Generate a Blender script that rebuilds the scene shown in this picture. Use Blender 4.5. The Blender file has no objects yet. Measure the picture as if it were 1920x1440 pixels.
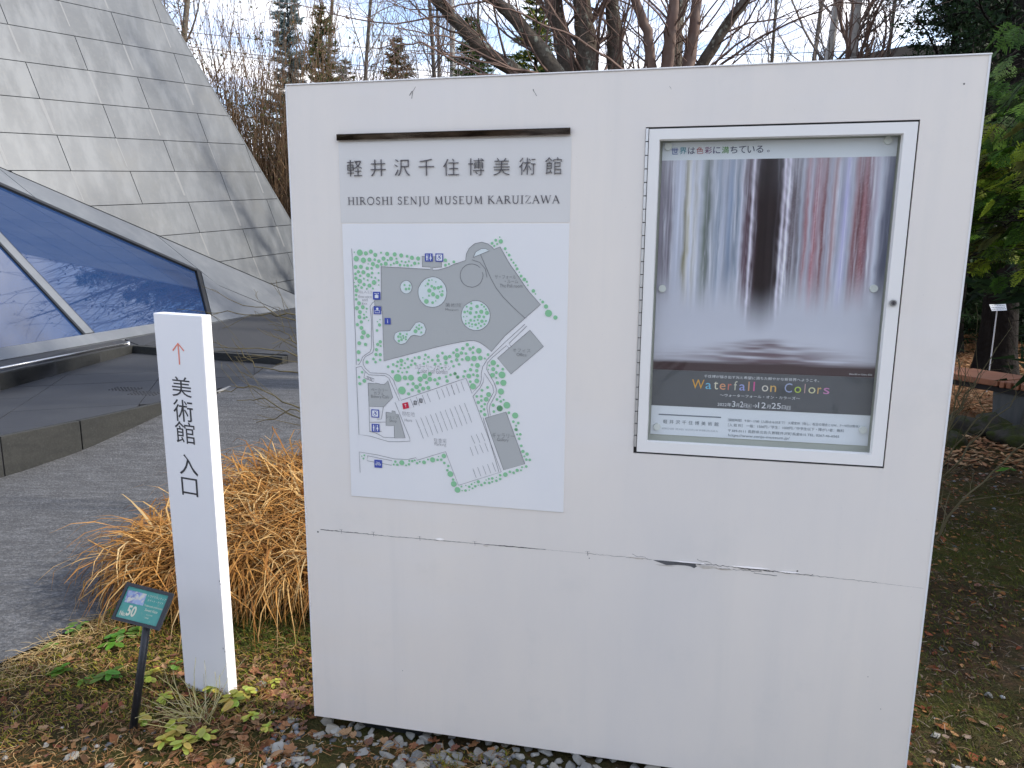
import bpy, bmesh, math, random
import numpy as np
from mathutils import Vector, Matrix, Quaternion
from mathutils.bvhtree import BVHTree
PI=math.pi
S=bpy.context.scene
COL=S.collection
# ------------------------------------------------------------ camera, light, sky
F,PITCH,ROLL=1330.06,math.radians(10.238),math.radians(0.4203)
cd=bpy.data.cameras.new('camera'); cam=bpy.data.objects.new('camera',cd); COL.objects.link(cam)
cp,sp=math.cos(PITCH),math.sin(PITCH)
FW=Vector((0,cp,-sp)); R0=Vector((1,0,0)); U0=R0.cross(FW)
RT=R0*math.cos(ROLL)+U0*math.sin(ROLL); UP=-R0*math.sin(ROLL)+U0*math.cos(ROLL)
CAM=Vector((0,0,1.5))
cam.matrix_world=Matrix(((RT.x,UP.x,-FW.x,CAM.x),(RT.y,UP.y,-FW.y,CAM.y),(RT.z,UP.z,-FW.z,CAM.z),(0,0,0,1)))
cd.sensor_width=36; cd.lens=F/1920*36; cd.clip_end=500; cd.clip_start=.05
S.camera=cam
S.view_settings.view_transform='Standard'; S.view_settings.look='None'
S.view_settings.exposure=1.42; S.view_settings.gamma=1; S.view_settings.use_curve_mapping=False
SUN_AZ=math.radians(95.5); SUN_EL=math.radians(34)
sv=Vector((math.sin(SUN_AZ)*math.cos(SUN_EL),math.cos(SUN_AZ)*math.cos(SUN_EL),math.sin(SUN_EL)))
sl=bpy.data.lights.new('sun','SUN'); sl.energy=2.0; sl.angle=math.radians(2.5); sl.color=(1,.93,.82)
so=bpy.data.objects.new('sun',sl); COL.objects.link(so); so.rotation_euler=(-sv).to_track_quat('-Z','Y').to_euler(); so.location=(6,-4,12)
W=bpy.data.worlds.new('World'); S.world=W; W.use_nodes=True
nt=W.node_tree; N=nt.nodes; LK=nt.links; N.clear()
def nn(t,**k):
    n=N.new(t)
    for a,b in k.items(): setattr(n,a,b)
    return n
out=nn('ShaderNodeOutputWorld'); bg=nn('ShaderNodeBackground'); bg.inputs[1].default_value=.15
sky=nn('ShaderNodeTexSky',sky_type='NISHITA',sun_disc=False,sun_elevation=SUN_EL,sun_rotation=SUN_AZ,altitude=900,air_density=1.0,dust_density=1.5,ozone_density=1.5)
tc=nn('ShaderNodeTexCoord'); sep=nn('ShaderNodeSeparateXYZ'); LK.new(tc.outputs['Generated'],sep.inputs[0])
# project the view direction on a flat cloud deck
mx=nn('ShaderNodeMath',operation='MAXIMUM'); mx.inputs[1].default_value=.04; LK.new(sep.outputs[2],mx.inputs[0])
ad=nn('ShaderNodeMath',operation='ADD'); ad.inputs[1].default_value=.12; LK.new(mx.outputs[0],ad.inputs[0])
dx=nn('ShaderNodeMath',operation='DIVIDE'); dy=nn('ShaderNodeMath',operation='DIVIDE')
LK.new(sep.outputs[0],dx.inputs[0]); LK.new(ad.outputs[0],dx.inputs[1]); LK.new(sep.outputs[1],dy.inputs[0]); LK.new(ad.outputs[0],dy.inputs[1])
cb=nn('ShaderNodeCombineXYZ'); LK.new(dx.outputs[0],cb.inputs[0]); LK.new(dy.outputs[0],cb.inputs[1])
mp=nn('ShaderNodeMapping'); mp.inputs['Scale'].default_value=(1.0,1.6,1); mp.inputs['Rotation'].default_value=(0,0,.5); mp.inputs['Location'].default_value=(3.1,1.7,0); LK.new(cb.outputs[0],mp.inputs[0])
nz=nn('ShaderNodeTexNoise'); nz.inputs['Scale'].default_value=1.5; nz.inputs['Detail'].default_value=9; nz.inputs['Roughness'].default_value=.58; nz.inputs['Distortion'].default_value=.5; LK.new(mp.outputs[0],nz.inputs[0])
rp=nn('ShaderNodeValToRGB'); rp.color_ramp.elements[0].position=.38; rp.color_ramp.elements[1].position=.64; LK.new(nz.outputs[0],rp.inputs[0])
# low sky is always veiled with thin cloud
hz=nn('ShaderNodeMapRange'); hz.inputs['From Min'].default_value=.0; hz.inputs['From Max'].default_value=.46; hz.inputs['To Min'].default_value=.50; hz.inputs['To Max'].default_value=0; LK.new(sep.outputs[2],hz.inputs[0])
am=nn('ShaderNodeMath',operation='MULTIPLY_ADD',use_clamp=True); am.inputs[1].default_value=.85; LK.new(rp.outputs[0],am.inputs[0]); LK.new(hz.outputs[0],am.inputs[2])
mc=nn('ShaderNodeMixRGB'); mc.inputs[2].default_value=(5.2,5.15,5.45,1); n2_=nn('ShaderNodeTexNoise'); n2_.inputs['Scale'].default_value=3.2; n2_.inputs['Detail'].default_value=6; LK.new(mp.outputs[0],n2_.inputs[0]); r2_=nn('ShaderNodeValToRGB'); r2_.color_ramp.elements[0].position=.35; r2_.color_ramp.elements[0].color=(2.7,3.1,4.2,1); r2_.color_ramp.elements[1].position=.62; r2_.color_ramp.elements[1].color=(5.9,5.7,5.6,1); LK.new(n2_.outputs[0],r2_.inputs[0]); LK.new(r2_.outputs[0],mc.inputs[2])
LK.new(am.outputs[0],mc.inputs[0]); LK.new(sky.outputs[0],mc.inputs[1])
LK.new(mc.outputs[0],bg.inputs[0]); LK.new(bg.outputs[0],out.inputs[0])
S.cycles.max_bounces=6; S.cycles.transparent_max_bounces=12; S.cycles.caustics_reflective=False; S.cycles.caustics_refractive=False

# ------------------------------------------------------------ helpers
def ray(px,py): return RT*((px-960)/F)+UP*((720-py)/F)+FW
def at(px,py,Y):
    d=ray(px,py); return CAM+d*(Y/d.y)
def onz(px,py,z=0.0):
    d=ray(px,py); return CAM+d*((z-1.5)/d.z)
def tag(o,label=None,cat=None,group=None,kind=None):
    if label: o['label']=label
    if cat: o['category']=cat
    if group: o['group']=group
    if kind: o['kind']=kind
    return o
def thing(name,label,cat,mw=None,group=None,loc=None):
    o=bpy.data.objects.new(name,None); COL.objects.link(o); o.empty_display_size=.1
    if mw is not None: o.matrix_world=mw
    if loc is not None: o.location=loc
    return tag(o,label,cat,group)
class MB:
    def __init__(s): s.v=[]; s.f=[]; s.m=[]
    def add(s,vs,fs,mi=0):
        k=len(s.v); s.v+= [tuple(p) for p in vs]; s.f+=[tuple(i+k for i in f) for f in fs]; s.m+=[mi]*len(fs); return s
    def box(s,x0,x1,y0,y1,z0,z1,mi=0):
        v=[(x,y,z) for x in (x0,x1) for y in (y0,y1) for z in (z0,z1)]
        return s.add(v,[(0,1,3,2),(4,6,7,5),(0,4,5,1),(2,3,7,6),(0,2,6,4),(1,5,7,3)],mi)
    def prism(s,poly,d,mi=0):   # poly: 3D points, d: extrusion vector
        n=len(poly); d=Vector(d); a=[Vector(p) for p in poly]; b=[p+d for p in a]
        return s.add(a+b,[tuple(range(n)),tuple(range(2*n-1,n-1,-1))]+[(i,i+n,(i+1)%n+n,(i+1)%n) for i in range(n)],mi)
    def cyl(s,p0,p1,r0,r1=None,n=12,mi=0,caps=True):
        r1=r0 if r1 is None else r1; p0=Vector(p0);p1=Vector(p1); d=(p1-p0).normalized()
        a=d.orthogonal().normalized(); b=d.cross(a); vs=[]
        for p,r in ((p0,r0),(p1,r1)):
            for i in range(n): t=2*PI*i/n; vs.append(p+a*math.cos(t)*r+b*math.sin(t)*r)
        fs=[(i,(i+1)%n,(i+1)%n+n,i+n) for i in range(n)]
        if caps: fs+=[tuple(range(n-1,-1,-1)),tuple(range(n,2*n))]
        return s.add(vs,fs,mi)
    def build(s,name,mat,parent=None,smooth=False,bevel=0):
        me=bpy.data.meshes.new(name); me.from_pydata(s.v,[],s.f)
        for m in (mat if isinstance(mat,(list,tuple)) else [mat]): me.materials.append(m)
        me.polygons.foreach_set('material_index',s.m)
        bm=bmesh.new(); bm.from_mesh(me); bmesh.ops.recalc_face_normals(bm,faces=bm.faces)
        if bevel: bmesh.ops.bevel(bm,geom=bm.edges[:],offset=bevel,segments=2,affect='EDGES',profile=.5)
        bm.to_mesh(me); bm.free()
        if smooth: me.polygons.foreach_set('use_smooth',[True]*len(me.polygons))
        o=bpy.data.objects.new(name,me); COL.objects.link(o)
        if parent is not None: o.parent=parent
        return o
def rawmesh(name,v,f,mat,parent=None,col=None,smooth=False):
    """v (n,3) array, f (m,k) int array of equal-size faces"""
    v=np.asarray(v,dtype=np.float32); f=np.asarray(f,dtype=np.int32); k=f.shape[1]
    me=bpy.data.meshes.new(name); me.vertices.add(len(v)); me.vertices.foreach_set('co',v.ravel())
    me.loops.add(f.size); me.loops.foreach_set('vertex_index',f.ravel())
    me.polygons.add(len(f)); me.polygons.foreach_set('loop_start',np.arange(0,f.size,k,dtype=np.int32))
    me.update(calc_edges=True)
    if smooth: me.polygons.foreach_set('use_smooth',np.ones(len(f),dtype=bool))
    if col is not None:
        a=me.color_attributes.new('col','FLOAT_COLOR','POINT'); c=np.ones((len(v),4),dtype=np.float32); c[:,:3]=col; a.data.foreach_set('color',c.ravel())
    me.materials.append(mat); o=bpy.data.objects.new(name,me); COL.objects.link(o)
    if parent is not None:
        o.parent=parent; o.matrix_parent_inverse=parent.matrix_world.inverted() if parent.location.length==0 else Matrix.Translation(-parent.location)
    return o
def tubes(name,segs,mat,parent=None,n=4,smooth=True):
    a=np.array(segs,dtype=np.float32); p0,p1,r0,r1=a[:,0:3],a[:,3:6],a[:,6],a[:,7]
    d=p1-p0; d/=np.linalg.norm(d,axis=1,keepdims=True)+1e-9
    ref=np.where(np.abs(d[:,2:3])>.9,np.array([[1,0,0]]),np.array([[0,0,1]])); x=np.cross(d,ref); x/=np.linalg.norm(x,axis=1,keepdims=True); y=np.cross(d,x)
    M=len(a); v=np.zeros((M,2*n,3),dtype=np.float32)
    for i in range(n):
        t=2*PI*i/n; o=x*math.cos(t)+y*math.sin(t); v[:,i]=p0+o*r0[:,None]; v[:,n+i]=p1+o*r1[:,None]
    b=np.arange(M)[:,None]*2*n; q=np.array([[i,(i+1)%n,(i+1)%n+n,i+n] for i in range(n)])
    f=(b[:,:,None]+q[None]).reshape(-1,4)
    return rawmesh(name,v.reshape(-1,3),f,mat,parent,smooth=smooth)

def ringtube(name,pts,mat,parent=None,n=10,lump=.0):
    """one continuous tapering limb through (x,y,z,r) points"""
    P=[Vector(p[:3]) for p in pts]; V=[];ref=Vector((.3,1,.1)).normalized(); rr=random.Random(int(abs(P[0].x)*1000))
    for i,p in enumerate(P):
        d=(P[min(i+1,len(P)-1)]-P[max(i-1,0)]).normalized(); x=(ref-d*ref.dot(d)).normalized(); y=d.cross(x); ref=x
        for k in range(n):
            t=2*PI*k/n; q=pts[i][3]*(1+rr.uniform(-lump,lump)); V.append(p+x*math.cos(t)*q+y*math.sin(t)*q)
    ii=[(i*n+k,i*n+(k+1)%n,(i+1)*n+(k+1)%n,(i+1)*n+k) for i in range(len(P)-1) for k in range(n)]
    return rawmesh(name,np.array([v[:] for v in V]),np.array(ii),mat,parent,smooth=True)

def mat(name,c,rough=.6,metal=0,noise=None,bump=None,spec=.5,coat=0,attr=False,c2=None,rand=None,coords='Object',trans=0):
    """noise: list of (scale, ramp lo, ramp hi, colour, strength)  bump: list of (scale, strength, distance)"""
    m=bpy.data.materials.new(name); m.use_nodes=True; t=m.node_tree; b=t.nodes['Principled BSDF']; L=t.links
    b.inputs['Roughness'].default_value=rough; b.inputs['Metallic'].default_value=metal; b.inputs['Specular IOR Level'].default_value=spec; b.inputs['Coat Weight'].default_value=coat
    cc=t.nodes.new('ShaderNodeTexCoord'); src=None
    if attr:
        a=t.nodes.new('ShaderNodeAttribute'); a.attribute_name='col'; src=a.outputs['Color']
    else:
        r=t.nodes.new('ShaderNodeRGB'); r.outputs[0].default_value=(*c,1); src=r.outputs[0]
    if rand:   # per-object variation
        oi=t.nodes.new('ShaderNodeObjectInfo'); rr=t.nodes.new('ShaderNodeValToRGB'); els=rr.color_ramp.elements
        for i,cl in enumerate(rand):
            e=els[i] if i<2 else els.new(1); e.position=i/(len(rand)-1) ; e.color=(*cl,1)
        for i,e in enumerate(els): pass
        rr.color_ramp.interpolation='LINEAR'; L.new(oi.outputs['Random'],rr.inputs[0]); src=rr.outputs[0]
    for i,(sc,lo,hi,cl,st) in enumerate(noise or []):
        n=t.nodes.new('ShaderNodeTexNoise'); n.inputs['Detail'].default_value=6; n.inputs['Roughness'].default_value=.62
        if isinstance(sc,tuple):
            mp=t.nodes.new('ShaderNodeMapping'); mp.inputs['Scale'].default_value=sc; mp.inputs['Location'].default_value=(i*3.3,i*1.7,i); L.new(cc.outputs[coords],mp.inputs[0]); L.new(mp.outputs[0],n.inputs[0]); n.inputs['Scale'].default_value=1
        else:
            mp=t.nodes.new('ShaderNodeMapping'); mp.inputs['Location'].default_value=(i*3.3,i*1.7,i); L.new(cc.outputs[coords],mp.inputs[0]); L.new(mp.outputs[0],n.inputs[0]); n.inputs['Scale'].default_value=sc
        rm=t.nodes.new('ShaderNodeMapRange'); rm.inputs['From Min'].default_value=lo; rm.inputs['From Max'].default_value=hi; rm.inputs['To Max'].default_value=st; L.new(n.outputs[0],rm.inputs[0])
        mxn=t.nodes.new('ShaderNodeMixRGB'); mxn.inputs[2].default_value=(*cl,1); L.new(rm.outputs[0],mxn.inputs[0]); L.new(src,mxn.inputs[1]); src=mxn.outputs[0]
    L.new(src,b.inputs['Base Color'])
    prev=None
    for sc,st,di in bump or []:
        n=t.nodes.new('ShaderNodeTexNoise'); n.inputs['Scale'].default_value=sc; n.inputs['Detail'].default_value=5; L.new(cc.outputs[coords],n.inputs[0])
        bn=t.nodes.new('ShaderNodeBump'); bn.inputs['Strength'].default_value=st; bn.inputs['Distance'].default_value=di; L.new(n.outputs[0],bn.inputs['Height'])
        if prev: L.new(prev,bn.inputs['Normal'])
        prev=bn.outputs[0]
    if prev: L.new(prev,b.inputs['Normal'])
    if trans:   # thin leaves: light comes through
        tr=t.nodes.new('ShaderNodeBsdfTranslucent'); L.new(src,tr.inputs[0]); ms=t.nodes.new('ShaderNodeMixShader'); ms.inputs[0].default_value=trans
        L.new(b.outputs[0],ms.inputs[1]); L.new(tr.outputs[0],ms.inputs[2]); L.new(ms.outputs[0],t.nodes['Material Output'].inputs[0])
    return m
def clip(poly,a,b,c):   # keep a*x+b*y<=c
    o=[]
    for i in range(len(poly)):
        p,q=poly[i],poly[(i+1)%len(poly)]; dp=a*p[0]+b*p[1]-c; dq=a*q[0]+b*q[1]-c
        if dp<=0: o.append(p)
        if (dp<0<dq) or (dq<0<dp): s=dp/(dp-dq); o.append((p[0]+(q[0]-p[0])*s,p[1]+(q[1]-p[1])*s))
    return o
def area(p): return abs(sum(p[i][0]*p[(i+1)%len(p)][1]-p[(i+1)%len(p)][0]*p[i][1] for i in range(len(p))))/2
def text(body,x0,z0,x1,z1,y,mat,name='lettering',parent=None,depth=0,thin=0,keep=False,collect=None,rot=0):
    """text mesh in the parent's x-z plane, facing -y, fitted to a box"""
    c=bpy.data.curves.new('t','FONT'); c.body=body; c.extrude=0; c.offset=thin
    c.resolution_u=3
    o=bpy.data.objects.new('t',c); COL.objects.link(o); dg=bpy.context.evaluated_depsgraph_get()
    me=bpy.data.meshes.new_from_object(o.evaluated_get(dg)); bpy.data.objects.remove(o); bpy.data.curves.remove(c)
    co=np.zeros(len(me.vertices)*3); me.vertices.foreach_get('co',co); co=co.reshape(-1,3)
    lo,hi=co.min(0),co.max(0); sx=(x1-x0)/(hi[0]-lo[0]); sz=(z1-z0)/(hi[1]-lo[1])
    if keep: sx=sz=min(sx,sz)
    w=(hi[0]-lo[0])*sx; h=(hi[1]-lo[1])*sz; cx,cz=(x0+x1)/2,(z0+z1)/2
    X=(co[:,0]-lo[0])*sx-w/2; Z=(co[:,1]-lo[1])*sz-h/2
    ca,sa=math.cos(rot),math.sin(rot)
    v=[(cx+X[i]*ca-Z[i]*sa,y,cz+X[i]*sa+Z[i]*ca) for i in range(len(X))]
    f=[tuple(p.vertices) for p in me.polygons]; bpy.data.meshes.remove(me)
    mb=collect if collect is not None else MB()
    mb.add(v,f)
    if depth: 
        k=len(v); vb=[(p[0],p[1]+depth,p[2]) for p in v]
        ed={}
        for q in f:
            for i in range(len(q)):
                e=(q[i],q[(i+1)%len(q)]); ed[e]=1
        mb.add(v+vb,[(a,b,b+k,a+k) for (a,b) in ed if (b,a) not in ed])
    if collect is None:
        me=bpy.data.meshes.new(name); me.from_pydata(mb.v,[],mb.f); me.materials.append(mat)
        ob=bpy.data.objects.new(name,me); COL.objects.link(ob); ob.parent=parent; return ob
def ribbon(mb,pts,w,y,closed=False):
    """flat line of width w through (x,z) points, mitred joints"""
    n=len(pts); L_=[];R_=[]
    for i in range(n):
        p=Vector(pts[i]); a=Vector(pts[i-1]) if i>0 else p; b=Vector(pts[i+1]) if i<n-1 else p
        d=(b-a); d=d.normalized() if d.length>1e-9 else Vector((1,0)); nrm=Vector((-d.y,d.x))
        ww=w[i] if isinstance(w,(list,tuple)) else w
        L_.append((p.x+nrm.x*ww/2,y,p.y+nrm.y*ww/2)); R_.append((p.x-nrm.x*ww/2,y,p.y-nrm.y*ww/2))
    mb.add(L_+R_,[(i,i+1,n+i+1,n+i) for i in range(n-1)])

# ------------------------------------------------------------ materials
M={}
M['soil']=mat('soil_moss',(.040,.026,.015),.95,noise=[(1.3,.42,.60,(.050,.056,.009),.9),(9,.45,.7,(.022,.030,.006),.8),(26,.5,.72,(.085,.042,.018),.7),(70,.52,.75,(.10,.08,.028),.5),(200,.45,.8,(.015,.010,.006),.6)],bump=[(30,.8,.02),(160,.9,.008)],spec=.12)
M['stain']=mat('pale_drip_stain',(.120,.128,.136),.5)
M['path']=mat('path_concrete',(.098,.098,.098),.9,noise=[((1.1,.8,1),.40,.62,(.085,.085,.086),.85),((3.5,2.2,3),.52,.66,(.075,.076,.078),.6),((5,22,5),.42,.7,(.23,.235,.24),.55),(80,.5,.72,(.27,.265,.26),.6),((60,150,60),.42,.58,(.055,.055,.058),.75)],bump=[(60,.8,.008),(180,1,.006)],spec=.25)
M['slate']=mat('slate_tile',(.030,.032,.037),.5,spec=.35,noise=[(1.5,.4,.7,(.052,.055,.06),.7),(14,.45,.7,(.034,.036,.041),.6),(90,.5,.8,(.09,.09,.095),.3)],bump=[(45,.2,.003)])
M['joint']=mat('dark_joint',(.035,.036,.039),.9)
M['kerb']=mat('kerb_stone',(.020,.021,.020),.85,noise=[((2,2,9),.4,.7,(.040,.040,.036),.7),(25,.5,.75,(.014,.015,.014),.7),(80,.5,.8,(.07,.07,.065),.4)],bump=[(30,.3,.006)])
M['palestone']=mat('pale_stone',(.30,.29,.27),.85,noise=[(20,.4,.7,(.18,.18,.17),.6)])
M['zinc']=mat('zinc_sheet',(.36,.38,.40),.45,.12,spec=.4,noise=[((.5,.5,.35),.5,.68,(.125,.122,.108),.6),((.22,.22,.4),.35,.65,(.058,.066,.076),.95),((3.5,3.5,.6),.46,.64,(.125,.136,.148),.6),(14,.5,.75,(.12,.122,.12),.3)],bump=[(1.2,.06,.02)],rand=[(.074,.084,.096),(.090,.100,.112),(.081,.090,.101)])  # noise tones mix weathering with soft reflections painted into the sheets
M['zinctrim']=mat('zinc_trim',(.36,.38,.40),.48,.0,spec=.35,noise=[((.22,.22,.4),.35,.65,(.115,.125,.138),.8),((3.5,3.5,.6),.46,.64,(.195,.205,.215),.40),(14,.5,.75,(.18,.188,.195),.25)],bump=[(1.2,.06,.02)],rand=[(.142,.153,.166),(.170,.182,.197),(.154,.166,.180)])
M['gasket']=mat('black_gasket',(.015,.016,.018),.5)
M['steel']=mat('brushed_steel',(.5,.5,.5),.35,1)
M['boardpaint']=mat('grey_white_paint',(.86,.795,.71),.42,noise=[((1.5,1.5,.5),.35,.7,(.72,.69,.66),.7),((.9,.9,3),.5,.75,(.82,.79,.76),.6),((14,14,.7),.52,.72,(.70,.675,.63),.25),((5,5,5),.58,.75,(.68,.66,.615),.35),(160,.66,.75,(.42,.40,.37),.5)],bump=[(7,.05,.01),(300,.05,.001)])
M['plate']=mat('header_plate_paint',(.73,.71,.675),.3,noise=[((3,3,1),.4,.7,(.69,.67,.64),.6)])
M['paintedge']=mat('cap_white_edge_glint',(.80,.79,.78),.4)
M['chrome_tree_reflection']=mat('mirror_strip',(.30,.25,.21),.10,1,noise=[((14,1,90),.42,.62,(.05,.035,.028),.85)])  # brown base and dark flecks paint reflected trees into the metal
M['letter']=mat('dark_letter_metal',(.15,.14,.15),.35,.6)
M['mapwhite']=mat('map_panel',(.84,.83,.815),.35,noise=[((2,2,1),.4,.7,(.76,.77,.79),.6)])
M['mapgrey']=mat('map_grey',(.46,.47,.455),.35); M['mapline']=mat('map_line',(.12,.12,.13),.4)
M['mapgreen']=mat('map_green',(.27,.58,.32),.35); M['mapblue']=mat('map_blue',(.055,.085,.40),.35); M['mapred']=mat('map_red',(.62,.01,.05),.35)
M['mapgrass']=mat('map_greenish',(.72,.78,.77),.35)
M['printwhite']=mat('print_white',(.80,.82,.84),.35); M['ink']=mat('print_ink',(.035,.035,.04),.4); M['inkgrey']=mat('print_grey_ink',(.17,.2,.23),.4)
M['poster']=mat('poster_paper',(.82,.86,.89),.3,noise=[((2,2,3),.4,.7,(.78,.83,.87),.6)])
M['postergrey']=mat('poster_grey_band',(.105,.112,.122),.35,noise=[((2,2,3),.4,.7,(.13,.135,.14),.6)])
M['picture']=mat('poster_print',(0,0,0),.32,attr=True)
M['backing']=mat('case_backing',(.55,.57,.50),.5)
M['frame']=mat('case_frame_paint',(.86,.84,.80),.35,noise=[(5,.4,.7,(.82,.80,.76),.5)])
M['dark']=mat('dark_gap',(.02,.018,.018),.7)
M['magnet']=mat('magnet_plastic',(.74,.77,.72),.35)
M['postwhite']=mat('post_paint',(.88,.87,.87),.35,noise=[((3,3,1),.4,.7,(.82,.83,.85),.6),(160,.68,.76,(.4,.38,.35),.5)])
M['coral']=mat('coral_arrow',(.82,.25,.17),.4)
M['blackplastic']=mat('black_plastic',(.017,.019,.024),.42,bump=[(90,.2,.002)],noise=[(60,.62,.72,(.16,.15,.13),.5)])
M['teal']=mat('teal_print',(.035,.25,.215),.45,noise=[((9,9,9),.4,.7,(.11,.30,.25),.8),(60,.6,.7,(.2,.3,.24),.5)])
M['cream']=mat('cream_print',(.55,.54,.42),.4)
M['photo']=mat('flower_photo',(.26,.33,.48),.4,noise=[((60,60,60),.48,.56,(.52,.50,.42),.95),((90,30,90),.5,.58,(.12,.14,.33),.8)])
M['bark']=mat('grey_bark',(.095,.078,.062),.95,noise=[((6,6,2),.45,.65,(.16,.145,.12),.7),((14,14,8),.58,.64,(.32,.34,.28),.75),(40,.5,.7,(.03,.025,.02),.6)],bump=[(22,.8,.02)],spec=.12)
M['darkbark']=mat('dark_bark',(.011,.009,.008),.95,noise=[((14,14,2.5),.45,.65,(.024,.020,.017),.6)],bump=[(18,.9,.03)],spec=.12)
M['palebark']=mat('pale_birch_bark',(.40,.38,.35),.9,noise=[((5,5,16),.55,.65,(.08,.07,.065),.8)])
M['redbark']=mat('reddish_bark',(.15,.095,.075),.85,noise=[(9,.45,.7,(.22,.17,.14),.6)])
M['twig']=mat('brown_twig',(.135,.085,.065),.85); M['greytwig']=mat('grey_twig',(.17,.145,.13),.85); M['olive']=mat('olive_twig',(.085,.07,.03),.8)
M['thicket']=mat('thicket_stem',(.17,.105,.06),.85,noise=[(3,.4,.6,(.22,.16,.11),.7)],spec=.12)
M['leaf']=mat('leaf_attr',(0,0,0),.6,attr=True,trans=.3,spec=.12)
M['dryleaf']=mat('dry_leaf_attr',(0,0,0),.75,attr=True,trans=.15,spec=.12)
M['stone']=mat('gravel_stone',(0,0,0),.8,noise=[((30,30,12),.45,.6,(.30,.31,.30),.5),(60,.5,.7,(.10,.105,.11),.6),(25,.62,.72,(.10,.095,.03),.5)],rand=[(.10,.098,.09),(.27,.26,.235),(.33,.29,.22),(.18,.175,.155),(.37,.355,.31)],bump=[(60,.4,.004)])
M['pebble']=mat('pebble_attr',(0,0,0),.85,attr=True,spec=.12)
M['rock']=mat('mossy_rock',(.055,.05,.042),.95,noise=[(5,.42,.56,(.04,.05,.010),.9),(30,.5,.7,(.03,.03,.028),.7)],bump=[(12,.9,.04)],spec=.12)
M['mulch']=mat('mulch_chips',(.30,.155,.07),.95,noise=[(12,.4,.6,(.11,.055,.028),.8),((70,70,70),.48,.62,(.36,.21,.11),.8),(140,.5,.65,(.05,.028,.016),.8)],bump=[(60,1,.02)],spec=.12)
M['redwood']=mat('red_brown_plank',(.30,.12,.06),.6,noise=[((2,22,22),.45,.65,(.22,.085,.045),.7)],rand=[(.30,.12,.06),(.36,.15,.075),(.32,.13,.065)])
M['concrete']=mat('block_concrete',(.11,.115,.11),.9,noise=[((12,12,2),.45,.65,(.065,.07,.07),.7)],bump=[(30,.3,.005)])
M['roofgrey']=mat('roof_sheet',(.085,.075,.07),.8); M['wallbrown']=mat('brown_wall',(.10,.075,.06),.9)
M['hill']=mat('hill_wood',(.05,.055,.03),1,noise=[(.6,.4,.6,(.10,.075,.05),.9),(3,.45,.6,(.03,.045,.025),.8)],bump=[(1.5,1,.5)])
m=bpy.data.materials.new('sky_tinted_window_glass'); m.use_nodes=True; b_=m.node_tree.nodes['Principled BSDF']; b_.inputs['Base Color'].default_value=(.014,.036,.100,1); b_.inputs['Roughness'].default_value=.02; b_.inputs['IOR'].default_value=1.65; M['glass']=m  # blue base colour stands in for the sky reflected in the panes
m=bpy.data.materials.new('clear_case_glass'); m.use_nodes=True; t=m.node_tree; t.nodes.remove(t.nodes['Principled BSDF'])
g=t.nodes.new('ShaderNodeBsdfGlossy'); g.inputs['Roughness'].default_value=.03; tr=t.nodes.new('ShaderNodeBsdfTransparent'); tr.inputs[0].default_value=(.985,.99,.985,1); fr=t.nodes.new('ShaderNodeFresnel'); fr.inputs[0].default_value=1.6; ms=t.nodes.new('ShaderNodeMixShader')
gm=t.nodes.new('ShaderNodeNewGeometry'); fm=t.nodes.new('ShaderNodeMath'); fm.operation='SUBTRACT'; fm.inputs[0].default_value=1; t.links.new(gm.outputs['Backfacing'],fm.inputs[1]); f2=t.nodes.new('ShaderNodeMath'); f2.operation='MULTIPLY'; t.links.new(fm.outputs[0],f2.inputs[0]); t.links.new(fr.outputs[0],f2.inputs[1])
for a_,b_ in ((f2.outputs[0],ms.inputs[0]),(tr.outputs[0],ms.inputs[1]),(g.outputs[0],ms.inputs[2]),(ms.outputs[0],t.nodes['Material Output'].inputs[0])): t.links.new(a_,b_)
M['clear']=m
# site map drawing, millimetres on the panel
MAP_GREY=[[[114,683],[258,677],[258,683],[235,684],[234,712],[291,711],[290,683],[265,682],[265,675],[282,676],[310,684],[322,690],[358,702],[360,719],[368,734],[384,747],[404,751],[421,746],[432,738],[437,732],[454,739],[468,715],[482,692],[500,668],[518,642],[534,621],[566,587],[524,549],[469,500],[451,479],[431,455],[414,469],[398,479],[382,484],[365,483],[344,479],[321,474],[279,464],[115,417],[115,520],[115,560],[112,560],[113,573],[92,573],[92,590],[112,591]],[[538,517],[576,474],[486,394],[448,437]],[[413,266],[473,287],[528,140],[467,118]],[[65,351],[87,350],[87,352],[100,351],[101,349],[115,349],[126,361],[140,312],[111,283],[66,282]],[[118,268],[136,266],[136,273],[146,272],[147,264],[156,263],[175,194],[142,192],[142,229],[117,228]]]
MAP_WHITE=[[[204,628],[203,622],[201,617],[197,613],[192,610],[186,609],[181,610],[176,613],[172,617],[170,622],[169,627],[170,633],[173,638],[177,642],[182,645],[187,646],[193,645],[197,642],[201,638],[203,633]],[[304,615],[303,606],[300,597],[295,589],[288,582],[280,577],[271,574],[262,573],[253,574],[244,576],[237,581],[230,588],[225,596],[222,605],[221,614],[222,624],[226,632],[231,640],[238,647],[245,652],[254,655],[263,657],[272,656],[281,653],[289,648],[295,641],[300,634],[303,625]],[[427,554],[426,545],[423,536],[419,528],[412,522],[404,516],[396,513],[386,512],[377,513],[368,516],[361,520],[354,527],[349,534],[346,543],[345,552],[346,561],[349,570],[354,578],[361,584],[369,589],[377,593],[386,594],[396,593],[404,590],[412,585],[418,579],[423,572],[426,563]],[[148,490],[152,498],[164,504],[195,506],[203,516],[213,529],[225,532],[237,526],[243,512],[239,498],[227,491],[208,494],[198,491],[188,478],[181,470],[168,466],[156,471],[148,480]],[[379,710],[387,725],[403,734],[414,734],[424,728]]]
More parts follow.
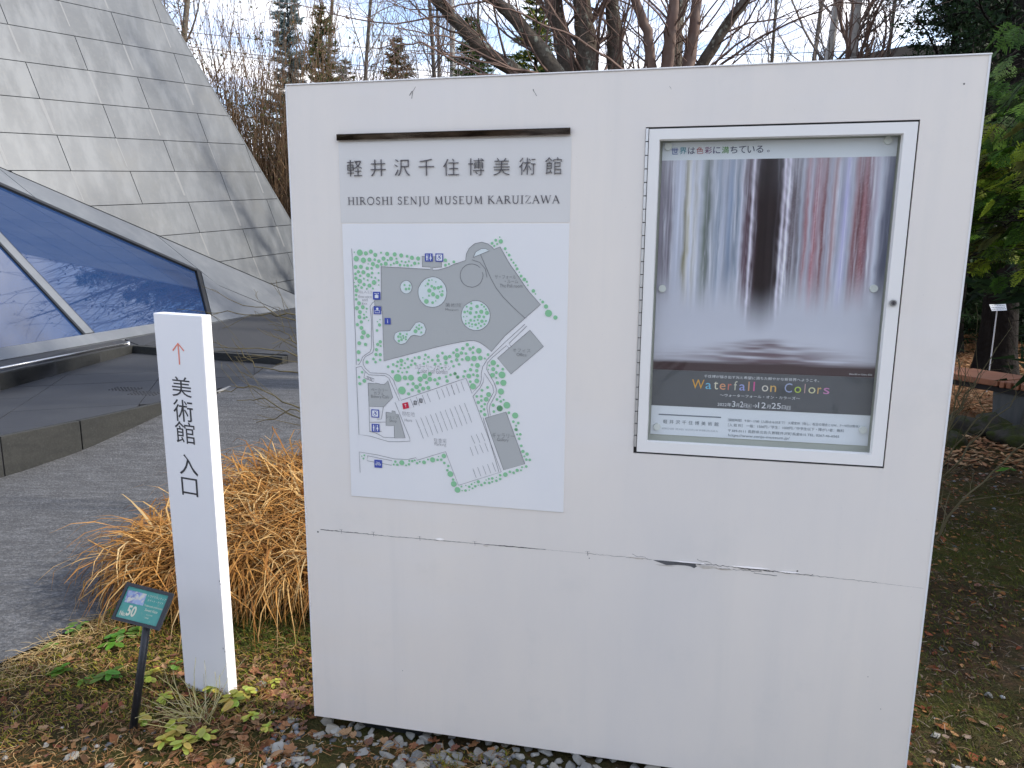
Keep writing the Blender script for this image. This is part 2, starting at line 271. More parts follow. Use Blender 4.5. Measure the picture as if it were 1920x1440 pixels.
MAP_LINES=[[[28,732],[30,665],[30,573],[31,470],[31,403],[39,404],[46,415],[50,425],[59,433],[74,442],[79,454],[81,533],[78,572],[85,581],[92,586]],[[92,573],[86,569],[84,551],[85,472],[86,451],[82,440],[59,427],[52,415],[52,405],[58,394],[73,381],[120,381],[132,375],[142,364],[165,305],[335,369],[358,377],[375,335],[398,361],[402,375],[402,393],[406,412],[419,433],[469,482],[524,533]],[[30,395],[46,399],[55,386],[69,375],[117,375],[129,368],[159,303],[146,298],[188,196],[190,186],[160,182],[124,180],[68,193],[32,196],[30,395]],[[529,528],[480,479],[486,471]],[[481,466],[473,473],[433,438],[419,422],[417,405],[438,369],[445,351],[444,337],[427,304],[425,292],[428,274]],[[378,327],[398,351],[407,368],[411,394],[435,358],[438,342],[419,306],[418,294],[424,270]],[[378,327],[460,112],[334,63],[296,161],[211,130],[206,137],[181,130],[141,129],[86,138],[31,143],[32,80]],[[407,267],[453,112]],[[57,382],[53,366],[82,355],[84,364],[61,371]],[[66,281],[66,206],[103,210]],[[110,282],[103,246],[90,246]],[[67,235],[116,238]],[[65,208],[87,203],[109,192],[142,193]],[[57,133],[133,123],[131,109],[55,118],[57,133]],[[400,718],[414,687],[428,656],[444,628],[464,604],[491,578],[524,549]],[[405,671],[407,663],[406,656],[403,648],[399,641],[393,636],[385,632],[377,630],[369,631],[361,633],[354,637],[349,642],[345,649],[343,657],[343,665],[345,673],[349,680],[354,685],[361,690],[369,692],[377,693],[385,691],[392,688],[399,683]],[[376,704],[398,697],[413,680],[418,657]],[[65,370],[62,362]],[[69,368],[66,361]],[[74,367],[71,359]],[[78,365],[75,358]]]
MAP_TICKS=[[[193,310],[203,286]],[[211,317],[220,292]],[[229,323],[238,298]],[[243,329],[253,304]],[[271,340],[281,313]],[[286,344],[296,319]],[[300,351],[310,324]],[[314,357],[325,329]],[[315,357],[324,329]],[[329,361],[339,335]],[[343,368],[353,341]],[[208,251],[219,225]],[[220,223],[230,196]],[[223,257],[234,231]],[[234,229],[245,201]],[[238,262],[248,236]],[[249,235],[259,207]],[[252,268],[263,242]],[[263,240],[274,213]],[[267,273],[277,247]],[[278,246],[288,218]],[[281,279],[292,253]],[[292,251],[303,224]],[[296,284],[306,258]],[[307,257],[317,229]],[[310,289],[320,264]],[[321,262],[331,235]],[[324,295],[335,269]],[[335,268],[346,240]],[[338,300],[349,275]],[[350,273],[360,246]],[[353,306],[363,280]],[[364,278],[374,251]],[[372,213],[383,190]],[[387,218],[398,194]],[[402,223],[412,199]],[[369,179],[378,154]],[[383,184],[393,159]],[[397,188],[408,164]],[[412,194],[422,169]],[[377,116],[387,89]],[[391,121],[401,95]],[[406,127],[416,101]],[[420,132],[430,106]],[[434,138],[444,112]]]
MAP_DOTS=[[52,721,9],[70,719,6],[85,724,6],[98,715,6],[115,721,3],[133,718,6],[155,717,6],[174,714,6],[191,712,4],[205,708,6],[223,706,6],[41,704,8],[62,700,8],[80,702,6],[96,702,4],[108,698,5],[122,705,6],[134,701,3],[144,705,6],[160,705,3],[90,690,6],[103,684,6],[115,689,4],[128,691,6],[143,688,3],[161,695,5],[170,688,4],[175,698,3],[186,696,3],[196,698,3],[213,693,5],[224,693,3],[38,681,6],[54,682,6],[73,678,5],[86,678,4],[203,687,3],[192,687,4],[182,687,3],[152,692,3],[46,668,5],[61,667,6],[75,659,6],[37,662,4],[51,657,4],[87,665,4],[38,650,5],[62,649,3],[49,642,7],[85,653,3],[96,652,3],[106,665,3],[92,639,7],[62,633,5],[78,630,6],[36,627,4],[45,630,3],[54,624,4],[39,616,6],[37,603,4],[37,591,4],[45,580,6],[56,569,6],[38,566,6],[47,555,6],[45,541,6],[50,527,5],[38,519,5],[50,510,6],[56,497,7],[69,488,6],[51,483,6],[68,565,3],[66,556,2],[59,548,3],[67,541,3],[59,538,4],[72,532,2],[105,520,5],[97,504,4],[107,535,2],[99,529,2],[106,645,3],[106,632,2],[88,622,3],[70,621,3],[73,645,3],[36,722,2],[76,690,2],[301,702,5],[301,689,4],[311,692,3],[325,698,4],[33,638,2],[182,633,3],[197,632,3],[186,622,4],[195,623,4],[250,637,4],[269,626,5],[280,627,5],[288,630,4],[254,619,6],[265,609,6],[277,602,6],[290,608,5],[253,605,3],[245,589,7],[263,586,4],[253,647,3],[261,631,4],[262,648,2],[273,643,2],[243,632,2],[235,599,2],[284,616,2],[292,618,3],[272,591,2],[223,522,3],[215,516,3],[230,516,3],[222,512,4],[212,505,6],[229,502,3],[166,496,4],[186,496,3],[161,488,4],[168,487,3],[175,491,3],[183,488,3],[176,485,3],[183,481,3],[162,476,4],[170,480,4],[42,466,6],[61,463,5],[39,440,6],[38,417,4],[106,472,5],[98,464,5],[94,449,5],[92,435,5],[105,435,5],[84,422,4],[90,413,4],[104,420,4],[64,412,5],[107,460,3],[48,382,4],[38,367,4],[54,357,6],[40,348,5],[128,401,4],[143,408,4],[157,416,4],[168,420,6],[187,425,4],[200,421,4],[208,430,3],[221,431,5],[240,439,4],[249,433,4],[237,427,3],[179,413,3],[168,408,4],[154,404,4],[165,398,3],[177,399,3],[188,402,4],[197,409,4],[209,413,4],[235,414,4],[247,419,3],[260,425,4],[276,437,5],[290,446,4],[277,425,5],[299,433,7],[311,437,5],[322,448,4],[300,419,5],[316,423,4],[322,410,4],[268,414,4],[284,415,3],[141,387,5],[158,389,4],[156,370,12],[196,372,9],[178,371,7],[223,369,8],[237,378,8],[252,385,6],[252,370,7],[242,360,5],[168,334,12],[202,355,5],[212,346,7],[223,353,5],[199,337,5],[219,334,5],[232,342,6],[247,345,6],[188,325,5],[186,353,4],[267,369,5],[280,374,5],[300,379,4],[275,358,5],[303,367,5],[313,385,4],[326,389,4],[218,387,4],[184,388,4],[170,386,3],[287,403,3],[333,379,4],[456,753,6],[442,756,4],[432,748,4],[446,746,3],[453,764,2],[438,741,3],[468,734,4],[479,717,4],[491,697,3],[501,681,4],[512,662,4],[521,653,5],[546,623,5],[572,594,4],[581,582,6],[588,564,10],[607,553,6],[497,690,3],[485,705,3],[472,724,2],[531,638,2],[552,615,2],[565,600,2],[528,647,3],[507,672,2],[390,578,5],[373,572,5],[371,560,5],[388,562,4],[402,564,6],[418,561,6],[396,551,5],[384,549,4],[404,538,5],[372,540,4],[376,529,3],[401,525,3],[392,519,3],[374,586,3],[403,583,3],[361,577,3],[415,571,3],[355,562,4],[363,564,3],[409,550,4],[382,539,3],[392,541,3],[367,532,3],[386,528,4],[358,530,3],[415,539,3],[411,530,3],[352,549,2],[361,550,2],[410,578,3],[395,532,3],[376,522,2],[369,523,2],[358,538,2],[362,472,5],[349,461,5],[379,465,4],[370,460,5],[395,456,8],[332,456,5],[333,441,7],[345,448,5],[358,447,4],[378,450,4],[363,433,8],[381,434,8],[399,436,7],[421,446,4],[412,435,3],[331,428,5],[347,430,4],[338,416,4],[375,416,4],[391,415,7],[371,402,5],[389,400,5],[355,397,4],[326,389,5],[334,380,5],[366,384,7],[379,388,4],[391,386,5],[351,382,4],[389,371,7],[370,368,4],[378,355,9],[436,424,8],[436,406,6],[449,416,4],[463,407,4],[434,389,7],[461,391,10],[465,369,9],[445,397,4],[445,382,3],[448,368,5],[458,344,9],[420,354,4],[404,345,4],[423,334,7],[416,320,7],[402,328,4],[389,327,4],[402,316,4],[393,310,5],[412,306,4],[403,299,4],[410,291,4],[401,285,4],[412,276,5],[447,321,4],[458,316,4],[436,304,5],[455,296,9],[475,306,10],[438,286,4],[481,285,4],[499,278,9],[494,260,4],[508,257,4],[502,238,4],[502,249,3],[425,416,3],[422,405,2],[466,321,3],[455,329,3],[455,296,9],[502,238,5],[505,224,3],[514,225,4],[511,212,4],[517,192,4],[522,176,5],[534,169,5],[542,153,4],[532,153,4],[532,133,4],[526,162,3],[520,130,3],[517,121,3],[506,120,5],[496,112,4],[485,114,4],[472,105,7],[457,102,4],[457,91,4],[446,85,4],[434,91,4],[425,77,4],[412,76,4],[393,78,5],[402,69,4],[384,64,4],[366,61,4],[355,49,4],[331,49,9],[320,66,9],[310,95,9],[318,79,4],[301,106,4],[304,119,4],[292,127,4],[291,148,7],[283,136,4],[272,135,4],[257,134,8],[231,125,6],[210,121,4],[195,126,4],[185,116,4],[163,119,8],[149,112,4],[143,121,4],[176,112,3],[186,126,3],[203,129,3],[343,60,3],[356,64,2],[373,69,3],[382,75,2],[416,85,2],[424,89,3],[446,95,2],[345,48,2],[366,51,2],[376,57,3],[393,68,2],[434,81,3],[39,131,2],[47,134,3],[44,124,3],[138,112,3],[218,126,3],[243,134,3],[275,145,2]]
MAP_ICONS=[[254,709,11,"🚻"],[284,709,11,"♿"],[99,602,11,"L"],[100,561,11,"T"],[130,531,9,"i"],[85,262,12,"♿"],[85,219,12,"🚻"],[90,111,12,"🚲"]]
MAP_TEXT=[[440,654,498,664,"ザ・フォール"],[468,643,504,652,"・ルーム"],[454,631,516,640,"The Fall room"],[47,608,83,616,"出入口"],[45,595,84,603,"Entrance"],[55,586,71,594,"and"],[55,576,70,583,"Exit"],[300,575,345,586,"美術館"],[300,565,337,571,"Museum"],[209,398,314,413,"カラーリーフガーデン"],[218,387,304,401,"Color Leaf Garden"],[75,328,125,337,"ベーカリー"],[83,318,112,327,"カフェ"],[74,306,129,317,"Bakery Cafe"],[118,249,155,260,"ショップ"],[128,237,150,247,"Shop"],[167,259,205,273,"現在地"],[175,243,197,252,"Here"],[491,456,540,466,"オフィス"],[502,445,529,454,"Office"],[262,185,299,199,"駐車場"],[264,175,298,186,"Parking"],[434,211,497,226,"ギャラリー"],[448,199,481,211,"Gallery"],[203,294,212,306,"♿"],[220,301,229,313,"♿"]]
MAP_RED=[[168,296],[185,301],[189,284],[171,279]]
# ------------------------------------------------------------ ground, path, terrace
rs=np.random.RandomState(7)
_gn=rs.rand(64,64)
def vnoise(x,y,s,off=0.0):
    x=np.asarray(x)*s+off+100; y=np.asarray(y)*s+off*1.7+100; xi=np.floor(x).astype(int); yi=np.floor(y).astype(int); fx=x-xi; fy=y-yi; fx=fx*fx*(3-2*fx); fy=fy*fy*(3-2*fy)
    g=lambda a,b:_gn[a%64,b%64]
    return (g(xi,yi)*(1-fx)+g(xi+1,yi)*fx)*(1-fy)+(g(xi,yi+1)*(1-fx)+g(xi+1,yi+1)*fx)*fy-.5
XR_Y=[0,1,2,2.38,2.733,3.025,3.5,4.5,6,8,9,20]; XR_X=[-2.8,-2.45,-2.03,-1.875,-1.726,-1.62,-1.5,-1.3,-1.2,-.9,-.3,0]
def xr(y): return np.interp(y,XR_Y,XR_X)
def rise(y): t=np.clip((np.asarray(y)-4.6)/2.0,0,1); return .27*t*t*(3-2*t)
def zbase(x,y): return rise(y)*np.clip((1.6-np.asarray(x))/2.4,0,1)
def zg(x,y):
    x=np.asarray(x,dtype=float); y=np.asarray(y,dtype=float)
    e=x-xr(y)                       # distance right of the path edge
    z=zbase(x,y)+.035*vnoise(x,y,2.2)+.022*vnoise(x,y,9,3)+.012*vnoise(x,y,27,5)
    z+=.0+.02*np.clip(e/.4,0,1)*0
    # board foot: fairly level
    k=np.clip(e/.15,0,1); z=zbase(x,y)+(z-zbase(x,y))*k
    far=np.clip((y-9)/10,0,1); z+=far*.35*np.clip((x-1)/4,0,1)
    return np.where(e<-.02,zbase(x,y)-.12,z-.012*(1-k))
def axis(a,b,c,d,st,g=1.16):
    m=list(np.arange(b,c,st)); lo=[];v=b;s=st
    while v>a: s*=g; v-=s; lo.append(v)
    hi=[];v=m[-1];s=st
    while v<d: s*=g; v+=s; hi.append(v)
    return np.array(lo[::-1]+m+hi)
gx=axis(-160,-2.6,2.9,160,.03); gy=axis(-120,1.5,5.2,160,.03)
GX,GY=np.meshgrid(gx,gy,indexing='ij'); GZ=zg(GX,GY); nx,ny=GX.shape
ii=(np.arange(nx-1)[:,None]*ny+np.arange(ny-1)[None]).ravel(); gf=np.stack([ii,ii+ny,ii+ny+1,ii+1],1)
ground=rawmesh('ground',np.stack([GX.ravel(),GY.ravel(),GZ.ravel()],1),gf,M['soil'],smooth=True); tag(ground,kind='structure')
# concrete path
py_=np.concatenate([np.arange(.8,4.4,.2),np.arange(4.4,7,.1),np.arange(7,21,.5)]); tt=np.linspace(0,1,40); V=[]
for y in py_:
    x1=float(xr(y))+.012*math.sin(y*7)+.008*math.sin(y*23); x0=-8.5 if y<2.6 else float(np.interp(y,[2.6,4.55,5.2,5.811,6.294,7.964,9,21],[-4.6,-3.43,-3.17,-2.93,-2.67,-2.60,-2.0,0.0]))-.03
    if x1<x0+.05: x1=x0+.05
    for t_ in tt: x=x0+(x1-x0)*t_; V.append((x,y,float(rise(y))+.004))
n0=len(tt); ii=(np.arange(len(py_)-1)[:,None]*n0+np.arange(n0-1)[None]).ravel()
path=rawmesh('path',V,np.stack([ii,ii+1,ii+n0+1,ii+n0],1),M['path'],smooth=True); tag(path,kind='structure')
# building frames
A0=Vector((-4.296,15.623,.43)); d2=Vector((.439,.893,.099)); d3=Vector((-.322,.054,.945)); n1=Vector((.839,-.446,.312))
e1=Vector((-.094,-.9956,0)); e2=Vector((-.777,.074,.625)); n2=Vector((.623,-.059,.78))
xf=lambda y: A0.x+(y-A0.y)*.0944
def zt(x,y):
    k=min(1,max(0,(y-6.3)/2.6)); k=k*k*(3-2*k); m_=min(1,max(0,(x-xf(y)-.02)/.19)); return .43-.075*k*m_
def tiles(parent,outline,origin,ux,w,h,zf,mtile,th,rs_,gap=.0025):
    """clip a grid of tiles to a convex outline (x,y)"""
    uy=(-ux[1],ux[0]); cnt=0
    loc=[((p[0]-origin[0])*ux[0]+(p[1]-origin[1])*ux[1],(p[0]-origin[0])*uy[0]+(p[1]-origin[1])*uy[1]) for p in outline]
    cx=sum(p[0] for p in loc)/len(loc); cy=sum(p[1] for p in loc)/len(loc); planes=[]
    for i in range(len(loc)):
        a,b=loc[i],loc[(i+1)%len(loc)]; nx_,ny_=b[1]-a[1],-(b[0]-a[0]); c=nx_*a[0]+ny_*a[1]
        if nx_*cx+ny_*cy>c: nx_,ny_,c=-nx_,-ny_,-c
        planes.append((nx_,ny_,c))
    i0,i1=int(min(p[0] for p in loc)/w)-1,int(max(p[0] for p in loc)/w)+1; j0,j1=int(min(p[1] for p in loc)/h)-1,int(max(p[1] for p in loc)/h)+1
    for i in range(i0,i1+1):
        for j in range(j0,j1+1):
            q=[(i*w+gap,j*h+gap),((i+1)*w-gap,j*h+gap),((i+1)*w-gap,(j+1)*h-gap),(i*w+gap,(j+1)*h-gap)]
            for pl in planes:
                q=clip(q,*pl)
                if len(q)<3: break
            if len(q)<3 or area(q)<.004: continue
            dz=rs_.uniform(-.0012,.0012)
            P=[(origin[0]+a*ux[0]+b*uy[0],origin[1]+a*ux[1]+b*uy[1]) for a,b in q]
            MB().prism([(x,y,zf(x,y)+dz) for x,y in P],(0,0,-th)).build('paving_tile',mtile,parent); cnt+=1
    return cnt
r1=random.Random(3)
platform=MB().prism([(-6.2,-.2,.255),(-4.42,2.2,.255),(-3.46,4.65,.255),(-3.21,5.13,.255),(-2.925,5.81,.255),(-2.66,6.3,.255),(-2.60,7.96,.255),(-3.567,8.45,.255),(-4.80,8.95,.255),(-4.85,-.2,.255)],(0,0,-.35)).build('platform',M['joint']); tag(platform,kind='structure')
plat=[(-4.62,2.0),(-4.50,2.0),(-3.46,4.62),(-3.25,5.08),(-2.95,5.78),(-2.70,6.28),(-2.63,7.9),(-3.567,8.36),(-4.735,8.86),(-4.61,6.27)]
tiles(platform,plat[1:7]+[(-3.567,8.36),(-4.735,8.86),(-4.66,2.0)],(-4.6,2),(.94,.34),.9,.6,lambda x,y:.27,M['slate'],.02,r1)
terrace=MB()
oy=[(-4.40,1.5),(-4.61,6.27),(-4.743,8.89),(-3.567,8.382),(-2.559,8.006),(-1.6,10.2),(-.6,15),(1,22)]
ts=[(-5.9,1.5),(-5.19,6.27),(-4.95,8.89),(-4.8,10.4),(-4.72,11.4),(-4.55,13),(-4.31,15.6),(-3,22)]
terrace_o=MB()
for i in range(len(oy)-1):
    a,b,c,d=oy[i],oy[i+1],ts[i+1],ts[i]
    terrace_o.add([(p[0],p[1],zt(*p)-.014) for p in (a,b,c,d)],[(0,1,2,3)])
    terrace_o.add([(a[0],a[1],zt(*a)-.014),(b[0],b[1],zt(*b)-.014),(b[0],b[1],-.1),(a[0],a[1],-.1)],[(0,1,2,3)])
terrace=terrace_o.build('terrace',M['joint']); tag(terrace,kind='structure')
for i in range(len(oy)-2):
    a,b,c,d=oy[i],oy[i+1],ts[i+1],ts[i]
    tiles(terrace,[a,b,c,d],(-4.7,8.9),(.094,.9956),1.1,.85,zt,M['slate'],.012,r1)
# kerb stones round the sunken platform and the step
def kerb(parent,p,q,z0,z1,w,mat_,name='kerb_stone',seg=.95,zq0=None,zq1=None):
    a=Vector((p[0],p[1],0)); b=Vector((q[0],q[1],0)); L_=(b-a).length; n=max(1,round(L_/seg)); d=(b-a)/n; dn=d.normalized(); s=Vector((-dn.y,dn.x,0))*w
    zq0=z0 if zq0 is None else zq0; zq1=z1 if zq1 is None else zq1
    for i in range(n):
        u=a+d*i+dn*.004; v=a+d*(i+1)-dn*.004; k0=i/n;k1=(i+1)/n
        za,zb=z0+(zq0-z0)*k0,z0+(zq0-z0)*k1; ta,tb=z1+(zq1-z1)*k0,z1+(zq1-z1)*k1
        MB().add([(u.x,u.y,za),(v.x,v.y,zb),(v.x+s.x,v.y+s.y,zb),(u.x+s.x,u.y+s.y,za),(u.x,u.y,ta),(v.x,v.y,tb),(v.x+s.x,v.y+s.y,tb),(u.x+s.x,u.y+s.y,ta)],[(3,2,1,0),(4,5,6,7),(0,1,5,4),(1,2,6,5),(2,3,7,6),(3,0,4,7)]).build(name,mat_,parent,bevel=.004)
ke=[(-5.3,0.2),(-4.42,2.2),(-3.453,4.643),(-3.2,5.121),(-2.914,5.811),(-2.651,6.294)]
for i in range(len(ke)-1): kerb(platform,ke[i],ke[i+1],-.1,.274,.05,M['kerb'])
kerb(platform,(-2.651,6.294),(-2.588,7.964),.1,.2735,.035,M['palestone'],'edging_stone')
kerb(terrace,(-4.44,1.5),(-4.61,6.27),.2,.43,.09,M['kerb'],'step_stone'); kerb(terrace,(-4.61,6.27),(-4.743,8.89),.2,.43,.09,M['kerb'],'step_stone',zq1=.365)
kerb(terrace,(-4.743,8.89),(-3.567,8.382),.2,.362,-.09,M['kerb'],'step_stone'); kerb(terrace,(-3.567,8.382),(-2.559,8.006),.2,.36,-.09,M['kerb'],'step_stone')
# slender rail on the step edge
rl=thing('edge_rail','low steel rail with rounded end brackets along the dark step edge','rail',loc=(-4.68,6.3,.43))
def rel(o,l=None): o.matrix_parent_inverse=Matrix.Translation(-o.parent.location); return o
rel(MB().cyl((-4.66,4.3,.452),(-4.69,6.4,.452),.013).cyl((-4.69,6.4,.452),(-4.80,8.82,.392),.013).build('rail',M['steel'],rl,smooth=True))
for p,r_ in (((-4.69,6.36,.44),.026),((-4.795,8.80,.38),.028)): rel(MB().cyl(Vector(p)-Vector((0,0,.05)),Vector(p)+Vector((0,0,.035)),r_,r_*.8).build('end_bracket',M['steel'],rl,smooth=True))
# raised warning dots on the platform
sd=MB()
for (cx_,cy_) in ((-3.55,6.35),(-3.27,6.15)):
    for i in range(8):
        for j in range(4): sd.cyl((cx_+i*.035-.12,cy_+j*.045-i*.006,.268),(cx_+i*.035-.12,cy_+j*.045-i*.006,.2755),.010,.007,6)
tag(sd.build('warning_dots',M['joint'],platform),kind='stuff')

# ------------------------------------------------------------ museum building: leaning zinc facade
bld=thing('museum_building','leaning zinc panelled museum building with slanted window coloured blue for reflected sky','building',loc=A0)
P1=lambda s,t,o=0:A0+d2*s+d3*t+n1*o
P2=lambda a,b,o=0:A0+e1*a+e2*b+n2*o
body=MB()
TOP=9.2; fo=-.05
def edge_s(t): return .67-.30*t
pts=[P1(edge_s(TOP),TOP,fo),P1(edge_s(0)+.0,0,fo),P1(0,0,fo),P2(12.2,0,fo),P2(12.2,9.1,fo),P1(-12,6.75,fo),P1(-12,TOP,fo)]
back=[p+Vector((-3.0,1.4,0)) for p in pts]
n=len(pts); 
body.add(pts+back,[(0,1,2,5,6),(2,3,4),(2,4,5)]+[(i,i+1,n+i+1,n+i) for i in range(n-1)]+[(n-1,0,n,2*n-1),tuple(range(2*n-1,n-1,-1))])
rel(body.build('body',M['gasket'],bld))
def seam_t(s): return -.556*s
r2=random.Random(5); g=.005
for k in range(-1,16):
    t0=.61+.589*(k); t1=t0+.589
    if t0>TOP: break
    rows=k
    off=-1.30 if k%2==1 else -.31
    # joint offsets read from the courses: t 1.79..2.38 -> -.31 ; 1.2..1.79 -> -1.28
    off=-.31-.02*k if k%2==0 else -1.27-.015*k
    for j in range(-2,8):
        s1=off-1.98*j; s0=s1-1.98
        q=[(s0+g,t0+g),(s1-g,t0+g),(s1-g,t1-g),(s0+g,t1-g)]
        q=clip(q,-.556,-1,-.012); 
        if len(q)<3: continue
        q=clip(q,1,.30,.67)
        if len(q)<3 or area(q)<.01: continue
        q=clip(q,-1,0,12)
        if len(q)<3 or area(q)<.01: continue
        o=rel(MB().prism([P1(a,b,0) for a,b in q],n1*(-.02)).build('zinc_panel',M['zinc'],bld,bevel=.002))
        # a hair of tilt per sheet, as folded sheets have
# pale run-off streaks below the sheet joints
stn=MB(); r9=random.Random(14)
for k in range(0,12):
    t0=.61+.589*k; off=-.31-.02*k if k%2==0 else -1.27-.015*k
    for j in range(-1,4):
        s1=off-1.98*j; tt0=t0-.006; L_=r9.uniform(.42,.575); w=r9.uniform(.012,.03)
        if -.556*s1>tt0-L_-.02 or s1>edge_s(tt0)-.05: continue
        stn.add([P1(s1-w,tt0,.0012),P1(s1+w,tt0,.0012),P1(s1+w*.8+.01,tt0-L_,.0012),P1(s1-w*.8+.01,tt0-L_,.0012)],[(0,1,2,3)])
tag(rel(stn.build('run_off_streak',M['stain'],bld)),kind='stuff')
# folded edge trim
rel(MB().prism([P1(edge_s(t)+d,t,.004) for t,d in ((0,.03),(TOP,.03),(TOP,0),(0,0))],n1*(-.35)).build('edge_trim',M['zinc'],bld))
# window apron facet
sm=lambda a:.747*a
WF=[(4.27,.19),(3.02,1.24),(10.2,7.35),(12.2,7.6),(12.2,.19)]
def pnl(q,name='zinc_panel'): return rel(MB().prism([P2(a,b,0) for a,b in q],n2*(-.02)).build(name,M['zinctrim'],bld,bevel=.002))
gg=.032
wtop=lambda a:1.24+(a-3.02)*.86
pnl([(3.0,sm(3.0)-gg),(3.0,1.25),(5.1,wtop(5.1)+.02),(5.1,sm(5.1)-gg)]) if False else None
# trim band between the window head and the fold, in three long sheets
for a0,a1 in ((3.02,5.02),(5.035,7.9),(7.915,12.2)):
    pnl([(a0,wtop(a0)+.03),(a1,min(wtop(a1)+.03,sm(a1)-.1)),(a1,sm(a1)-gg),(a0,sm(a0)-gg)])
# right of the window: two tapering sheets split by a slanted joint
jl=lambda a:.04+(a-1.98)*.772
pnl([(.03,sm(.03)-.012),(.03,.012),(1.93,.012),(3.0,jl(3.0)+.012),(3.0,sm(3.0)-gg)])
pnl([(2.0,.012),(4.25,.012),(4.25,.17),(3.02,1.20),(3.0,jl(3.0)-.012)])
sill=pnl([(4.27,.012),(12.2,.012),(12.2,.175),(4.27,.175)],'window_sill')
# base skirt down to the paving
rel(MB().add([P2(0,0,0),P2(12.2,0,0),P2(12.2,0,0)-Vector((0,0,.2)),P2(0,0,0)-Vector((0,0,.2))],[(0,1,2,3)]).build('base_skirt',M['zinctrim'],bld))
# window: recessed gasket frame, two panes, slanted mullion
win=rel(MB().prism([P2(a,b,-.035) for a,b in ((4.30,.18),(3.0,1.25),(10.1,7.36),(12.2,7.6),(12.2,.18))],n2*(-.03)).build('window',M['gasket'],bld))
fr_=MB()
def bar2(p,q,w,o0,o1,mb):
    a=Vector((*p,)); b=Vector((*q,)); d=(b-a).normalized(); nr=Vector((-d.y,d.x))*w
    mb.prism([P2(*(x),o1) for x in ((a.x,a.y),(b.x,b.y),(b.x+nr.x,b.y+nr.y),(a.x+nr.x,a.y+nr.y))],n2*(o0-o1))
bar2((4.27,.18),(3.02,1.24),-.07,-.03,.012,fr_); bar2((3.02,1.24),(10.2,7.41),-.085,-.03,.010,fr_)
rel(fr_.build('window_frame',M['gasket'],win,bevel=.004)); 
fr2=MB(); bar2((3.10,1.25),(10.2,7.35),-.022,-.02,.004,fr2); rel(fr2.build('glazing_bead',M['steel'],win))
mt=lambda b,o=0:(7.09-(b-.2)*.258+o,b)
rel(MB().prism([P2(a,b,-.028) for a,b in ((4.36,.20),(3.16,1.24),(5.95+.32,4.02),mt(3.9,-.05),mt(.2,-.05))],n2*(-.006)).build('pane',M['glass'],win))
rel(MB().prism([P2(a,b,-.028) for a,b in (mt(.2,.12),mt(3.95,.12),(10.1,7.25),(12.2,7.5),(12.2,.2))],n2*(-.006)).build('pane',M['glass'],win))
mu=MB(); mu.prism([P2(*mt(.19,-.045),.0),P2(*mt(4.3,-.045),.0),P2(*mt(4.3,.10),.0),P2(*mt(.19,.10),.0)],n2*(-.03)); rel(mu.build('mullion',M['zinctrim'],win,bevel=.003))
mg=MB(); mg.prism([P2(*mt(.19,.10),-.006),P2(*mt(4.3,.10),-.006),P2(*mt(4.3,.13),-.006),P2(*mt(.19,.13),-.006)],n2*(-.02)); mg.prism([P2(*mt(.19,-.065),-.006),P2(*mt(4.3,-.065),-.006),P2(*mt(4.3,-.045),-.006),P2(*mt(.19,-.045),-.006)],n2*(-.02)); rel(mg.build('mullion_gasket',M['gasket'],win))
from mathutils.geometry import tessellate_polygon
# ------------------------------------------------------------ information board
YAW=math.radians(11.5985); BW,BH,BT=1.7386,1.92,.11
bu=Vector((math.cos(YAW),-math.sin(YAW),0)); bk=Vector((math.sin(YAW),math.cos(YAW),0))
BMW=Matrix(((bu.x,bk.x,0,-.6255),(bu.y,bk.y,0,2.0618),(0,0,1,.035),(0,0,0,1)))
brd=thing('information_board','large off-white museum sign board with site map, cracked paint line and built-in poster case','sign board',BMW)
b=MB(); O=[(0,0),(BW,0),(BW,BH),(0,BH)]; I=[(.9765,.9395),(1.6063,.9395),(1.6063,1.785),(.9765,1.785)]
v=[(x,0,z) for x,z in O]+[(x,0,z) for x,z in I]+[(x,.055,z) for x,z in I]+[(x,BT,z) for x,z in O]
b.add(v,[(i,(i+1)%4,(i+1)%4+4,i+4) for i in range(4)]+[(i+4,(i+1)%4+4,(i+1)%4+8,i+8) for i in range(4)]+[(8,9,10,11)]+[(i,(i+1)%4,(i+1)%4+12,i+12) for i in range(4)]+[(12,13,14,15)])
b.build('board_body',M['boardpaint'],brd)
MB().box(-.002,BW+.002,-.003,BT+.002,BH+.0005,BH+.004).build('top_cap',M['paintedge'],brd,bevel=.001)
MB().box(-.0035,.0005,-.0015,BT,0,BH).build('bevel_glint_strip',M['paintedge'],brd); MB().box(BW-.0035,BW+.001,-.0015,BT,0,BH).build('bevel_glint_strip',M['paintedge'],brd)  # lighter strips paint the bright bevel line along the side edges
MB().box(.15,.35,.03,.08,-.2,.0).build('foot',M['gasket'],brd); MB().box(1.3,1.5,.03,.08,-.2,.0).build('foot',M['gasket'],brd)
hp=MB().box(.1478,.7901,-.0015,.004,1.5525,1.7675).build('header_plate',M['plate'],brd)
MB().box(.1462,.7875,-.010,.002,1.7712,1.7880).build('mirror_strip',M['chrome_tree_reflection'],brd,bevel=.0008)
tz=[1.6985,1.6985,1.698,1.6975,1.6965,1.6965,1.6958,1.6955,1.6955]
for i,ch in enumerate('軽井沢千住博美術館'):
    cx=.1935+.0689*i; text(ch,cx-.0215,tz[i]-.0215,cx+.0215,tz[i]+.0215,-.0052,M['letter'],'title_letter',brd,depth=.003,thin=-.018)
